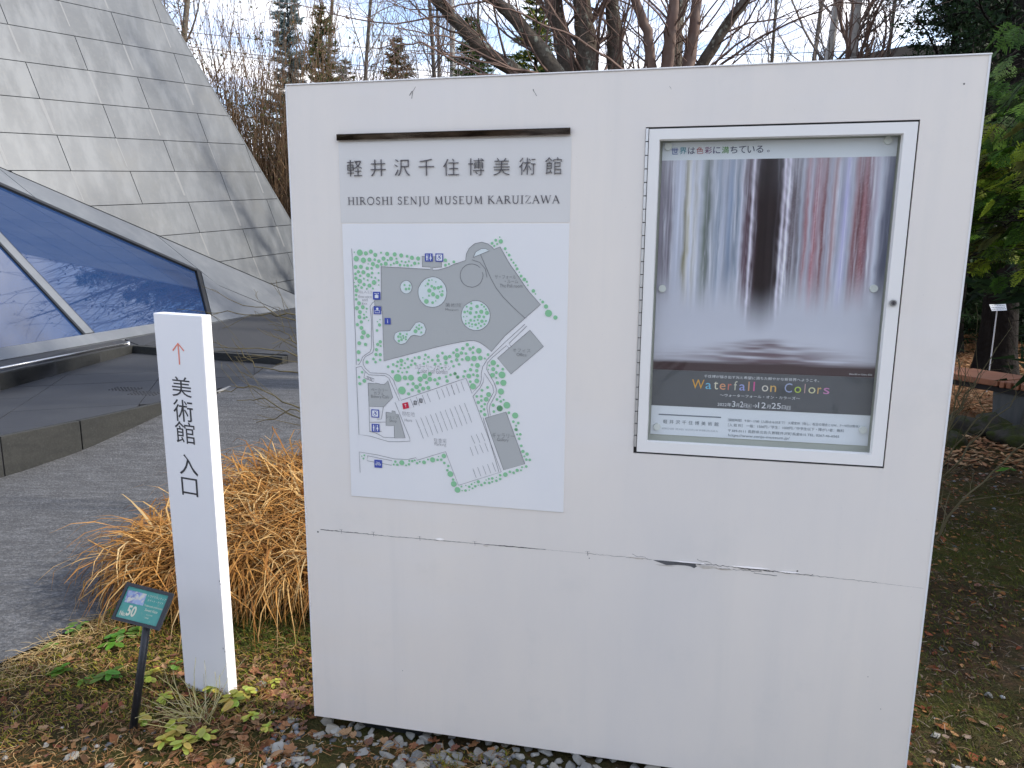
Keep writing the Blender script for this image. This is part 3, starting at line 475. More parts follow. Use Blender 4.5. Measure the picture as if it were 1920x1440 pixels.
# roman capitals with serifs, built as strokes
def arc(cx,cy,rx,ry,a0,a1,n=10): return [(cx+rx*math.cos(math.radians(a0+(a1-a0)*i/n)),cy+ry*math.sin(math.radians(a0+(a1-a0)*i/n))) for i in range(n+1)]
T_,t_=.13,.06
def ser(x,y,w=.17): return ([(x-w,y),(x+w,y)],.035)
GL={'H':(.80,[([(.14,0),(.14,1)],T_),([(.66,0),(.66,1)],T_),([(.14,.52),(.66,.52)],t_),ser(.14,0),ser(.14,1),ser(.66,0),ser(.66,1)]),
'I':(.34,[([(.17,0),(.17,1)],T_),ser(.17,0),ser(.17,1)]),
'R':(.72,[([(.14,0),(.14,1)],T_),([(.14,.97),(.34,.97)]+arc(.34,.74,.2,.23,90,-90)+[(.14,.5)],.085),([(.32,.5),(.70,.0)],T_),ser(.14,0),ser(.14,1)]),
'O':(.92,[(arc(.46,.5,.38,.5,0,360,22),.10)]),
'S':(.58,[([(.50,.80)]+arc(.29,.77,.19,.22,40,200,8)+[(.14,.62),(.42,.44)]+arc(.28,.24,.2,.23,25,-150,8)+[(.07,.22)],.095)]),
'E':(.62,[([(.14,0),(.14,1)],T_),([(.05,.98),(.54,.98),(.54,.84)],t_),([(.05,.02),(.56,.02),(.58,.18)],t_),([(.14,.52),(.44,.52)],t_)]),
'N':(.84,[([(.14,0),(.14,1)],t_),([(.10,1),(.70,.0)],T_),([(.70,0),(.70,1)],t_),ser(.14,0,.12),ser(.70,1,.12)]),
'J':(.34,[([(.18,1),(.18,-.1)]+arc(.04,-.1,.14,.16,0,-70,4),T_),ser(.18,1)]),
'U':(.80,[([(.14,1),(.14,.34)]+arc(.40,.32,.26,.32,180,360,10)+[(.66,1)],.10),ser(.14,1),ser(.66,1,.14)]),
'M':(.98,[([(.15,0),(.17,1)],t_),([(.17,1),(.48,.05)],T_),([(.48,.05),(.80,1)],t_),([(.80,1),(.84,0)],T_),ser(.15,0,.12),ser(.84,0,.14)]),
'K':(.76,[([(.14,0),(.14,1)],T_),([(.16,.48),(.58,1)],t_),([(.28,.58),(.74,0)],T_),ser(.14,0),ser(.14,1),ser(.58,1,.12)]),
'A':(.78,[([(.08,0),(.39,1)],t_),([(.36,1),(.72,0)],T_),([(.2,.36),(.58,.36)],t_),ser(.08,0,.12),ser(.70,0,.14)]),
'Z':(.66,[([(.08,.84),(.08,.97),(.60,.97),(.08,.03),(.60,.03),(.62,.18)],.08)]),
'W':(1.1,[([(.06,1),(.32,0)],T_),([(.32,0),(.56,1)],t_),([(.54,1),(.80,0)],T_),([(.80,0),(1.04,1)],t_),ser(.06,1,.12),ser(1.04,1,.1)])}
def caps(s,x0,x1,z0,h,y,m_,parent,name,depth=0):
    adv=[]; sp=.14
    for ch in s: adv.append(.42 if ch==' ' else GL[ch][0]+sp)
    k=(x1-x0)/(sum(adv)-sp); mb=MB(); x=0
    for ch,a in zip(s,adv):
        if ch!=' ':
            for i,(pts,w) in enumerate(GL[ch][1]): ribbon(mb,[(x0+(x+p[0])*k,z0+p[1]*h) for p in pts],w*h*1.05,y-.00004*i)
        x+=a
    return mb.build(name,m_,parent)
caps('HIROSHI SENJU MUSEUM KARUIZAWA',.171,.7620,1.6012,.0200,-.0035,M['letter'],brd,'title_lettering')
# site map panel
mpn=MB().box(.151,.789,-.0030,.002,.7552,1.5494).build('map_panel',M['mapwhite'],brd,bevel=.0006)
def mp_(p): return (.15+p[0]/1000,.75+p[1]/1000)
def fill2(name,polys,y,m_):
    for k_,pl in enumerate(polys):
        tri=tessellate_polygon([[Vector((p[0],p[1],0)) for p in pl]])
        me=bpy.data.meshes.new(name); me.from_pydata([(mp_(p)[0],y-.00003*k_,mp_(p)[1]) for p in pl],[],[tuple(t) for t in tri]); me.materials.append(m_); o=bpy.data.objects.new(name,me); COL.objects.link(o); o.parent=mpn
fill2('map_building',MAP_GREY,-.0034,M['mapgrey']); fill2('map_court',MAP_WHITE,-.0037,M['mapgrass'])
ln=MB()
for pl in MAP_LINES: ribbon(ln,[mp_(p) for p in pl],.0011,-.0042)
for pl in MAP_GREY+MAP_WHITE: ribbon(ln,[mp_(p) for p in pl+pl[:1]],.0010,-.0043)
for a_,c_ in MAP_TICKS: ribbon(ln,[mp_(a_),mp_(c_)],.0009,-.0042)
tag(ln.build('map_outline',M['mapline'],mpn),kind='stuff')
dm=MB(); hm=MB()
for u_,v_,r_ in MAP_DOTS:
    x,z=mp_((u_,v_)); rr=r_/1000*.98
    for mb_,q_,yy in ((hm,rr*1.28,-.0039),(dm,rr,-.0044)):
        mb_.add([(x+q_*math.cos(2*PI*i/10),yy-.0000,z+q_*math.sin(2*PI*i/10)) for i in range(10)],[tuple(range(10))])
tag(dm.build('map_tree_dot',M['mapgreen'],mpn),kind='stuff')
def rect(mb,x0,x1,z0,z1,y): mb.add([(x0,y,z0),(x1,y,z0),(x1,y,z1),(x0,y,z1)],[(0,1,2,3)])
for u_,v_,r_,k_ in MAP_ICONS:
    ib=MB(); iw=MB()
    x,z=mp_((u_,v_)); q_=r_/1000; rect(ib,x-q_,x+q_,z-q_,z+q_,-.0049)
    if k_ in '♿🚲': text(k_,x-q_*.75,z-q_*.75,x+q_*.75,z+q_*.75,-.0053,None,keep=True,collect=iw)
    elif k_=='🚻':
        for s_ in (-1,1):
            cx=x+s_*q_*.48
            iw.add([(cx+.16*q_*math.cos(2*PI*i/8),-.0053,z+.62*q_+.16*q_*math.sin(2*PI*i/8)) for i in range(8)],[tuple(range(8))])
            if s_<0: rect(iw,cx-.2*q_,cx+.2*q_,z-.15*q_,z+.4*q_,-.0053); rect(iw,cx-.13*q_,cx+.13*q_,z-.75*q_,z-.15*q_,-.0053)
            else: iw.add([(cx-.1*q_,-.0053,z+.4*q_),(cx+.1*q_,-.0053,z+.4*q_),(cx+.3*q_,-.0053,z-.3*q_),(cx-.3*q_,-.0053,z-.3*q_)],[(0,1,2,3)]); rect(iw,cx-.1*q_,cx+.1*q_,z-.75*q_,z-.3*q_,-.0053)
        rect(iw,x-.03*q_,x+.03*q_,z-.8*q_,z+.8*q_,-.0053)
    elif k_=='L': rect(iw,x-.5*q_,x+.5*q_,z-.6*q_,z+.15*q_,-.0053); rect(iw,x-.25*q_,x+.25*q_,z+.15*q_,z+.32*q_,-.0053); rect(iw,x-.6*q_,x+.1*q_,z+.5*q_,z+.62*q_,-.0053); rect(iw,x+.3*q_,x+.6*q_,z+.45*q_,z+.7*q_,-.0053)
    elif k_=='T': rect(iw,x-.7*q_,x+.7*q_,z-.7*q_,z-.58*q_,-.0053); rect(iw,x-.7*q_,x+.7*q_,z-.12*q_,z,-.0053); rect(iw,x-.7*q_,x-.58*q_,z-.7*q_,z,-.0053); rect(iw,x+.58*q_,x+.7*q_,z-.7*q_,z,-.0053); iw.add([(x+.34*q_*math.cos(2*PI*i/10),-.0053,z+.38*q_+.34*q_*math.sin(2*PI*i/10)) for i in range(10)],[tuple(range(10))])
    elif k_=='i': rect(iw,x-.09*q_,x+.09*q_,z-.6*q_,z+.3*q_,-.0053); rect(iw,x-.09*q_,x+.09*q_,z+.42*q_,z+.62*q_,-.0053)
    n_=len(iw.f); ib.add(iw.v,iw.f,1); me=bpy.data.meshes.new('map_icon'); me.from_pydata(ib.v,[],ib.f); me.materials.append(M['mapblue']); me.materials.append(M['printwhite']); me.polygons.foreach_set('material_index',ib.m); o=bpy.data.objects.new('map_icon',me); COL.objects.link(o); o.parent=mpn

rd=MB(); rd.add([(mp_(p)[0],-.0049,mp_(p)[1]) for p in MAP_RED],[(0,1,2,3)]); rd.build('here_marker',M['mapred'],mpn)
cx,cz=[sum(mp_(p)[k] for p in MAP_RED)/4 for k in (0,1)]; aw=MB(); ribbon(aw,[(cx+.001,cz-.0045),(cx-.0006,cz+.0045)],.0011,-.0053); ribbon(aw,[(cx-.0036,cz+.0018),(cx-.0006,cz+.0047),(cx+.0028,cz+.0022)],.001,-.0054); aw.build('here_arrow',M['printwhite'],mpn)
tm=MB()
for x0,z0,x1,z1,s_ in MAP_TEXT:
    (a0,b0),(a1,b1)=mp_((x0,z0)),mp_((x1,z1))
    if a1-a0<.001: continue
    text(s_,a0,b0,a1,b1,-.0050,None,collect=tm,thin=-.02)
o=MB(); o.v,o.f,o.m=tm.v,tm.f,[0]*len(tm.f); me=bpy.data.meshes.new('map_lettering'); me.from_pydata(tm.v,[],tm.f); me.materials.append(M['ink']); o=bpy.data.objects.new('map_lettering',me); COL.objects.link(o); o.parent=mpn
# cracked, peeling paint along the panel joint
ck=MB(); rr_=random.Random(11)
def crack(x0,x1,z0,z1,w0,w1,n,jit,y=-.0006):
    ps=[];ws=[]
    for i in range(n+1):
        t=i/n; ps.append((x0+(x1-x0)*t,z0+(z1-z0)*t+rr_.uniform(-jit,jit))); ws.append(max(.0003,(w0+(w1-w0)*t)*rr_.uniform(.5,1.4)))
    ribbon(ck,ps,ws,y)
crack(.045,.30,.6385,.6365,.0026,.0014,40,.0007); crack(.30,.74,.6375,.6392,.0013,.0016,60,.0004); crack(.60,.70,.6386,.6388,.0028,.0022,16,.0007)
crack(.74,.86,.6390,.6387,.0005,.0004,30,.0005); crack(.86,1.04,.6386,.6375,.0007,.001,26,.0015); crack(1.18,1.46,.6385,.6350,.0018,.0014,46,.0022); crack(1.21,1.33,.6300,.6305,.0014,.001,20,.002); crack(1.27,1.36,.6360,.6355,.0032,.003,16,.0012)
crack(1.36,1.62,.6350,.6302,.0012,.0008,44,.0012); crack(1.62,1.73,.630,.6262,.0006,.0003,14,.0004); crack(.985,1.03,.648,.640,.001,.001,8,.003); crack(1.16,1.20,.650,.641,.0012,.001,8,.003); crack(1.31,1.37,.6255,.6235,.0012,.0016,8,.0006)
for x_ in (.1129,.2162,.3626,.5308,.86): crack(x_,x_+.0012,.645,.632,.0012,.0012,4,.0003); crack(x_-.006,x_+.006,.6445,.6445,.0005,.0005,4,.0015)
crack(.355,.372,1.884,1.902,.002,.001,5,.002); crack(.361,.364,1.874,1.893,.0012,.0012,3,.001); crack(.688,.698,1.885,1.868,.0018,.0012,4,.001); crack(1.03,1.035,1.88,1.872,.0008,.0008,3,.0005)
for x_,z_,q_ in ((.036,.630,.003),(1.42,.6425,.0025),(.8655,.625,.0016),(.30,.20,.0012),(1.62,.36,.0012),(1.66,.27,.0012),(1.69,1.86,.0022)): ck.add([(x_+q_*math.cos(i*PI/4),-.0006,z_+q_*math.sin(i*PI/4)) for i in range(8)],[tuple(range(8))])
tag(ck.build('paint_crack',mat('crack_dirt',(.16,.15,.14),.9),brd),kind='stuff')
HO=[(1.0413,.6372),(1.0694,.6382),(1.0861,.6376),(1.1066,.6383),(1.128,.6378),(1.1435,.6385),(1.1755,.6398),(1.1622,.6318),(1.1534,.6240),(1.144,.6280),(1.130,.6296),(1.107,.6290),(1.0792,.6258),(1.065,.6300)]
hm_=MB(); hm_.add([(x,-.0010,z) for x,z in HO],[tuple(range(len(HO)))]); hm_.build('bare_patch',mat('bare_grey',(.115,.115,.12),.9,noise=[(60,.45,.7,(.07,.07,.072),.7)]),brd)
# curled flakes of paint standing off the surface
fk=MB()
def flake(cx,cz,w,h,lift,sg=1):
    n=8; top=[];bot=[]
    for i in range(n+1):
        t=i/n; x=cx-w/2+w*t; e=math.sin(t*PI)*rr_.uniform(.75,1.1); top.append((x,-.0015-lift*e,cz+sg*0)); bot.append((x,-.0012,cz-sg*h*(.35+.65*e)))
    fk.add(top+bot,[(i,i+1,n+2+i,n+1+i) for i in range(n)])
flake(1.185,.637,.055,.013,.006); flake(1.075,.6262,.05,.004,.003); flake(1.0,.641,.05,.005,.004); flake(.425,.640,.03,-.007,.004) ; flake(.565,.6365,.018,.004,.003); flake(1.23,.6315,.05,.006,.005); flake(1.30,.640,.11,-.004,.005); flake(1.40,.637,.06,-.003,.004); flake(1.135,.6395,.1,-.0025,.004)
tag(fk.build('paint_flake',M['boardpaint'],brd),kind='stuff')
# display case let into the board
cs=MB(); X0,X1,Z0,Z1=.9853,1.6022,.9450,1.7800; x0,x1,z0,z1=1.0112,1.5735,.9740,1.7548
v=[(x,-.0015,z) for x,z in ((X0,Z0),(X1,Z0),(X1,Z1),(X0,Z1))]+[(x,-.0015,z) for x,z in ((x0,z0),(x1,z0),(x1,z1),(x0,z1))]+[(x,.012,z) for x,z in ((x0+.002,z0+.002),(x1-.002,z0+.002),(x1-.002,z1-.002),(x0+.002,z1-.002))]+[(x,.028,z) for x,z in ((X0,Z0),(X1,Z0),(X1,Z1),(X0,Z1))]
cs.add(v,[(i,(i+1)%4,(i+1)%4+4,i+4) for i in range(4)]+[(i+4,(i+1)%4+4,(i+1)%4+8,i+8) for i in range(4)]+[(i,(i+1)%4,(i+1)%4+12,i+12) for i in range(4)])
case=cs.build('display_case',M['frame'],brd)
MB().box(.9775,1.6053,.0505,.054,.9405,1.784).build('case_back',M['dark'],case)
MB().box(.9768,.9850,.0045,.05,.9400,1.7848).box(1.6025,1.6060,.0045,.05,.9400,1.7848).box(.9852,1.6023,.0045,.05,1.7803,1.7848).box(.9852,1.6023,.0045,.05,.9398,.9448).build('gap_shade',M['dark'],case)  # dark strips and dark back stand in for shade in the door gap
ci=MB().box(.992,1.597,.036,.0485,.952,1.776); ci.build('backing_board',M['backing'],case)
MB().box(1.008,1.577,.0135,.0165,.971,1.758).build('glass_pane',M['clear'],case)
wl=MB(); wl.box(.992,.9935,.017,.0355,.952,1.776).box(1.5955,1.597,.017,.0355,.952,1.776).box(.994,1.595,.017,.0355,.952,.9535).box(.994,1.595,.017,.0355,1.7745,1.776); wl.build('case_side',M['frame'],case)
hg=MB()
z=.9590
while z<1.752: hg.cyl((.9805,.000,z),(.9805,.000,z+.0305),.0042,n=8); z+=.0330
hg.build('hinge',M['steel'],case,smooth=False)
MB().box(.9795,.9816,-.0012,.0035,.957,1.755).build('hinge_pin',M['letter'],case)
lk=MB().cyl((1.5868,-.0015,1.3585),(1.5868,-.0065,1.3585),.0078,n=20).build('lock',M['steel'],case); 
MB().cyl((1.5868,-.0066,1.3585),(1.5868,-.0069,1.3585),.0052,n=16).build('lock_face',M['letter'],case); MB().box(1.586,1.5876,-.0074,-.0068,1.3555,1.3600).build('keyhole',M['dark'],case)

# ------------------------------------------------------------ poster pinned in the case (a thing of its own)
pst=thing('exhibition_poster','exhibition poster with vertical veils of coloured streaks behind glass in the board case','poster',BMW@Matrix.Translation((1.295,.034,.988))); PB=BMW@Matrix.Translation((1.295,.034,.988))
def pp(x,z): return (x-1.295,z-.988)
PX0,PX1=1.0195,1.5715
MB().box(PX0-1.295,PX1-1.295,-.0012,.0012,0,1.7515-.988).build('paper',M['poster'],pst)
# printed picture: generic soft streaks, colours stored per vertex on a fine grid
GW,GH=230,240; uu=np.linspace(0,1,GW); vv=np.linspace(0,1,GH); UU,VV=np.meshgrid(uu,vv,indexing='ij')   # v: 0 bottom .. 1 top
ST=[(0,(.30,.27,.33)),(.02,(.20,.18,.22)),(.05,(.25,.22,.27)),(.07,(.55,.57,.68)),(.105,(.58,.60,.70)),(.12,(.33,.30,.17)),(.13,(.50,.47,.38)),(.145,(.58,.60,.70)),(.16,(.48,.47,.44)),(.18,(.58,.60,.70)),(.205,(.26,.30,.27)),(.22,(.17,.20,.18)),(.235,(.52,.55,.62)),(.27,(.40,.48,.62)),(.285,(.55,.58,.70)),(.32,(.30,.38,.54)),(.335,(.50,.55,.68)),(.35,(.25,.32,.42)),(.365,(.56,.57,.68)),(.385,(.13,.065,.085)),(.403,(.12,.06,.08)),(.413,(.60,.55,.64)),(.425,(.11,.06,.075)),(.45,(.05,.032,.033)),(.535,(.045,.03,.033)),(.548,(.50,.44,.52)),(.557,(.15,.09,.11)),(.57,(.55,.50,.60)),(.585,(.16,.11,.13)),(.612,(.20,.15,.17)),(.628,(.55,.57,.68)),(.648,(.42,.18,.20)),(.665,(.52,.50,.60)),(.685,(.36,.12,.14)),(.705,(.50,.36,.42)),(.722,(.32,.11,.12)),(.745,(.54,.54,.66)),(.765,(.40,.24,.25)),(.785,(.56,.58,.70)),(.815,(.38,.36,.60)),(.835,(.58,.60,.72)),(.855,(.40,.15,.16)),(.875,(.32,.09,.10)),(.885,(.48,.24,.27)),(.90,(.30,.08,.095)),(.925,(.48,.40,.50)),(.95,(.58,.60,.70)),(.975,(.22,.23,.32)),(1,(.16,.17,.24))]
sx_=[a for a,_ in ST]; sc_=np.array([c for _,c in ST])
warp=.006*(vnoise(UU,VV,9,1)+vnoise(UU,VV,23,9)*.6)+.003*vnoise(UU*3,VV,30,4)
Uw=np.clip(UU+warp*1.5,0,1); C=np.stack([np.interp(Uw,sx_,sc_[:,k]) for k in range(3)],-1)
fine=(vnoise(UU*140,VV*2.5,1,2)+.6*vnoise(UU*60,VV*3,1,8)); C*=(1+.28*fine)[...,None]
spk=rs.rand(GW,GH); dk=C.mean(-1)<.28; C+=(((spk>.86)&dk)*.09*(UU>.56)*(UU<.93))[...,None]
C=C*.85+C.mean(-1,keepdims=True)*.15
C*=(1-.30*np.exp(-((UU-.5)/.22)**2)*np.clip((VV-.2)/.2,0,1))[...,None]
C*=(1+.5*vnoise(UU*38,VV*.8,1,14)+.35*vnoise(UU*80,VV*1.5,1,24))[...,None]
rf=np.random.RandomState(77)
for _ in range(150):
    u0=rf.rand(); 
    if abs(u0-.49)<.055 and rf.rand()<.9: continue
    wd=rf.uniform(.0016,.0042); a0=rf.uniform(.10,.5); dr=.012*vnoise(VV*2+u0*50,VV*0,3,1)+.004*vnoise(VV*2+u0*50,VV*0,14,1)
    C+=((a0*np.exp(-((UU-u0-dr)/wd)**2))*np.clip(.6+1.2*vnoise(VV*0+u0*9,VV,7,3),0,1))[...,None]*np.array([.52,.52,.60])*(1-C)*1.3
for u0 in (.412,.548,.568):     # feathery bright falls either side of the dark gap
    dr=.010*vnoise(VV*1.5+u0*50,VV*0,3,1); d_=np.abs(UU-u0-dr); C+=((.55*np.exp(-(d_/.005)**2)+.30*np.exp(-(d_/.014)**2)*np.clip(.5+1.6*vnoise(UU*60+VV*30,VV*34+UU*20,1,3),0,1)))[...,None]*np.array([.55,.53,.60])
mist=np.array([.60,.605,.67]); ctr=np.exp(-((UU-.475)/.075)**2)
lev=.27-.13*ctr+.05*vnoise(UU*26,VV,1,5)           # height where the mist swallows the streaks
k=np.clip((VV-lev)/.26,0,1); k=(k*k*(3-2*k))[...,None]
topfade=np.clip((VV-.80)/.25,0,1)[...,None]*.35*(1-ctr[...,None]*.9)
C=C*(1-topfade)+mist*topfade; C=C*k+mist*(1-k)
# dark water streaks at the foot
wv=np.clip((.165-VV)/.10,0,1); fan=np.exp(-((UU-.52)/(.07+wv*.34))**2)*np.clip((.175-VV)/.03,0,1); streak=np.clip(.68+1.9*(.6*vnoise(UU*5,VV*75,1,3)+.6*vnoise(UU*11,VV*160,1,9)),0,1); kk=(fan*streak*.95)[...,None]
C=C*(1-kk)+np.array([.14,.085,.10])*kk
bb_=np.clip((.062+.006*vnoise(UU*5,VV*0,1)-VV)/.022,0,1)[...,None]; C=C*(1-bb_)+np.array([.055,.03,.034])*bb_
px=np.stack([PX0-1.295+UU*(PX1-PX0),np.full_like(UU,-.0016),(1.167-.988)+VV*(1.7075-1.167)],-1)
ii=(np.arange(GW-1)[:,None]*GH+np.arange(GH-1)[None]).ravel()
pic=rawmesh('picture',px.reshape(-1,3),np.stack([ii,ii+GH,ii+GH+1,ii+1],1),M['picture'],None,col=np.clip(C.reshape(-1,3)*1.12,0.002,1)); pic.parent=pst
MB().box(PX0-1.295,PX1-1.295,-.0019,-.0010,1.0686-.988,1.1668-.988).build('caption_band',M['postergrey'],pst)
def ptxt(s,x0,z0,x1,z1,m_,y=-.0024,**k): return text(s,x0-1.295,z0-.988,x1-1.295,z1-.988,y,m_,'lettering',pst,**k)
def rgbm(n_,c): 
    if n_ not in M: M[n_]=mat(n_,c,.4)
    return M[n_]
hd='世界は色彩に満ちている。'; hc=[(.03,.08,.35),(.04,.30,.38),(.05,.05,.12),(.45,.10,.10),(.22,.05,.18),(.06,.06,.18),(.12,.33,.07)]+[(.05,.06,.12)]*5
for i,ch in enumerate(hd):
    cx=1.0505+.0206*i; w=.0085 if ch not in '。' else .003
    ptxt(ch,cx-w,1.7222+(0 if ch!='。' else .001),cx+w,1.7222+(.0165 if ch!='。' else .006),rgbm('headline_ink_%d'%i,hc[i]),keep=False)
wc=[('W',(.80,.42,.06)),('a',(.20,.55,.75)),('t',(.75,.72,.55)),('e',(.78,.38,.20)),('r',(.70,.20,.15)),('f',(.62,.62,.50)),('a',(.38,.42,.78)),('l',(.75,.40,.22)),('l',(.70,.13,.35)),('o',(.75,.72,.62)),('n',(.80,.50,.15)),('C',(.42,.48,.68)),('o',(.50,.65,.12)),('l',(.60,.40,.38)),('o',(.72,.70,.42)),('r',(.78,.50,.18)),('s',(.65,.28,.52))]
xs_=[(737,880,1),(895,962,0),(990,1040,2),(1058,1125,0),(1152,1192,0),(1220,1258,1),(1282,1350,0),(1382,1396,1),(1440,1456,1)]   # crop columns for the first word
zb=1.1195
def gl(ch,x0,x1,cls,c,i): ptxt(ch,x0,zb-.0,x1,zb+{0:.0165,1:.0245,2:.0215}[cls],rgbm('wordmark_ink_%d'%i,c))
X_=lambda X:1.1233+(X-737)*(1.2845-1.1233)/(1460-737)
for i,(a_,c_,cl) in enumerate(xs_): gl(wc[i][0],X_(a_),X_(c_),cl,wc[i][1],i)
Y_=lambda X:1.3015+(X-50)*(1.4678-1.3015)/(852-50)
for i,(a_,c_,cl) in enumerate([(50,128,0),(152,222,0),(322,412,1),(440,520,0),(558,568,1),(605,688,0),(712,755,0),(782,852,0)]): gl(wc[9+i][0],Y_(a_),Y_(c_),cl,wc[9+i][1],9+i)
ptxt('千住博が描き出す光と希望に満ちた鮮やかな新世界へようこそ。',1.1535,1.1500,1.4405,1.1580,M['printwhite'])
ptxt('〜ウォーターフォール・オン・カラーズ〜',1.197,1.1010,1.3975,1.1090,M['printwhite'])
for s_,a_,c_,h_ in (('2022年',1.192,1.2275,.0105),('3',1.2295,1.2375,.0155),('月',1.239,1.2475,.010),('2',1.2495,1.2575,.0155),('日',1.259,1.267,.010),('水',1.2695,1.2765,.008),('→',1.282,1.2935,.010),('12',1.295,1.3145,.0155),('月',1.317,1.3265,.010),('25',1.329,1.352,.0155),('日',1.3545,1.364,.010),('日',1.3675,1.375,.008)): ptxt(s_,a_*1.0,1.0745,c_,1.0745+h_,M['printwhite'])
for k_,(a_,c_) in enumerate(((1.268,1.278),(1.366,1.3765))):
    mb_=MB(); ribbon(mb_,[(a_-1.295,1.0733-.988),(c_-1.295,1.0733-.988),(c_-1.295,1.0838-.988),(a_-1.295,1.0838-.988),(a_-1.295,1.0733-.988)],.0006,-.0023); mb_.build('date_box',M['printwhite'],pst)
ptxt('Waterfall on Colors 2022',1.5107,1.1722,1.5656,1.1762,M['printwhite'])
MB().box(1.0398-1.295,1.2032-1.295,-.0021,-.001,1.0425-.988,1.0455-.988).build('rule',M['inkgrey'],pst)
for i,ch in enumerate('軽井沢千住博美術館'): 
    cx=1.0580+.0168*i; ptxt(ch,cx-.0055,1.0195,cx+.0055,1.0305,M['inkgrey'])
o_=caps('HIROSHI SENJU MUSEUM KARUIZAWA',1.050-1.295,1.1966-1.295,1.0035-.988,.0042,-.0023,M['inkgrey'],pst,'lettering')
for s_,x0_,x1_,z0_,z1_ in (('［開館時間］ 9:30〜17:00（入館は16:30まで） 火曜定休（但し、祝日の場合とGW、7〜9月は無休）',1.2216,1.5473,1.0345,1.0425),('［入 館 料］ 一般：1500円／学生：1000円／中学生以下・障がい者：無料',1.2224,1.5114,1.0205,1.0290),('〒389-0111 長野県北佐久郡軽井沢町長倉815 TEL. 0267-46-6565',1.2233,1.5010,1.0052,1.0135),('https://www.senju-museum.jp/',1.2242,1.3799,.9915,1.0005)): ptxt(s_,x0_,z0_,x1_,z1_,M['inkgrey'])
# round magnets
for (mx_,mz_,lb) in ((1.0336,1.7412,'round pale magnet at the top left corner of the poster'),(1.5488,1.7444,'round pale magnet at the top right corner of the poster'),(1.0347,1.3832,'round white magnet halfway down the left edge of the poster'),(1.5488,1.3916,'round white magnet halfway down the right edge of the poster'),(1.0369,1.0097,'round pale magnet at the bottom left corner of the poster'),(1.5561,1.0305,'round pale magnet at the bottom right corner of the poster')):
    mb_=MB().cyl((0,0,0),(0,-.0055,0),.0098,.0092,n=24); o_=mb_.build('magnet',M['magnet'],bevel=0); o_.matrix_world=BMW@Matrix.Translation((mx_,.0315,mz_)); tag(o_,lb,'magnet','magnets holding the poster')

# ------------------------------------------------------------ direction post
yw,ln_,lf_=.36,.027,-.015
ax=Vector((math.cos(yw),-math.sin(yw),0)); upv=Vector((0,0,1))+ax*ln_+Vector((math.sin(yw),math.cos(yw),0))*lf_; upv.normalize(); ay=upv.cross(ax).normalized()
PM=Matrix(((ax.x,ay.x,upv.x,-1.157),(ax.y,ay.y,upv.y,2.296),(ax.z,ay.z,upv.z,0),(0,0,0,1)))
dp=thing('direction_post','tall white direction post with coral arrow and black vertical lettering','signpost',PM)
MB().box(0,.196,0,.042,-.08,1.313).build('post_body',M['postwhite'],dp,bevel=.0025)
ar=MB(); ribbon(ar,[(.0945,1.1524),(.0945,1.2190)],.0050,-.0008); ribbon(ar,[(.0709,1.1960),(.0945,1.2209),(.1165,1.1980)],.0050,-.0010); ar.build('arrow',M['coral'],dp)
for ch,(a_,b0),(c_,b1) in (('美',(.0534,1.0465),(.1345,1.1125)),('術',(.0528,.9640),(.1346,1.0375)),('館',(.0533,.8904),(.1352,.9640)),('入',(.0577,.7827),(.1354,.8538)),('口',(.0607,.7105),(.1291,.7729))): text(ch,a_,b0,c_,b1,-.0008,M['ink'],'lettering',dp)
sc_m=MB(); 
for x_,z_ in ((.19,.42),(.193,.41),(.185,.17),(.192,.16)): sc_m.add([(x_,-.0006,z_),(x_+.003,-.0006,z_+.002),(x_+.001,-.0006,z_+.009)],[(0,1,2)])
sc_m.build('paint_chip',M['gasket'],dp)
# ------------------------------------------------------------ plant label on a stake
pa,pu,pn=Vector((.9598,.0346,-.2786)),Vector((.2149,.5477,.8086)),Vector((.1806,-.8359,.5182))
LM=Matrix(((pa.x,-pn.x,pu.x,-1.144),(pa.y,-pn.y,pu.y,2.05),(pa.z,-pn.z,pu.z,.418),(0,0,0,1)))
pl_=thing('plant_label','teal plant label numbered 50 in a black tray on a leaning stake','plant label',LM)
tr_=MB(); hw,hh=.0729,.0569
tr_.box(-hw,hw,.001,.012,-hh,hh); tr_.box(-hw,-.0645,-.006,.001,-hh,hh).box(.0615,hw,-.006,.001,-hh,hh).box(-.0645,.0615,-.006,.001,.0465,hh).box(-.0645,.0615,-.006,.001,-hh,-.0475)
tr_.build('tray',M['blackplastic'],pl_); MB().box(-.0642,.0612,-.0015,.0008,-.0472,.0462).build('label_card',M['teal'],pl_)
MB().add([(-.0615,-.0022,.0361),(-.0029,-.0022,.0361),(-.0004,-.0022,.001),(-.0572,-.0022,-.001)],[(0,1,2,3)]).build('flower_photo',M['photo'],pl_)
lm=MB()
for s_,x0_,z0_,x1_,z1_ in (('50',-.0395,-.0375,-.0125,-.0055),('No.',-.0570,-.0400,-.0400,-.0265),('トラデスカンティア',.0031,.0290,.0584,.0365),('スイート・ケイト',.0059,.0165,.0548,.0240),('Tradescantia andersoniana',.0024,.0015,.0590,.0075),('Sweet Kate',.010,-.0120,.0487,-.0040),('ツユクサ科',.0188,-.0240,.0384,-.0190),('多年草',.0188,-.0330,.0300,-.0285)):
    text(s_,x0_,z0_,x1_,z1_,-.0021,M['cream'],'lettering',pl_,thin=.03 if s_ in('50','No.') else 0)
iw_=LM.inverted(); top=iw_@Vector((-1.137,2.062,.385)); bot=iw_@Vector((-1.212,2.03,-.05))
d_=(top-bot).normalized(); MB().cyl(bot,top,.0125,.0115,n=10).build('stake',M['blackplastic'],pl_,smooth=True)
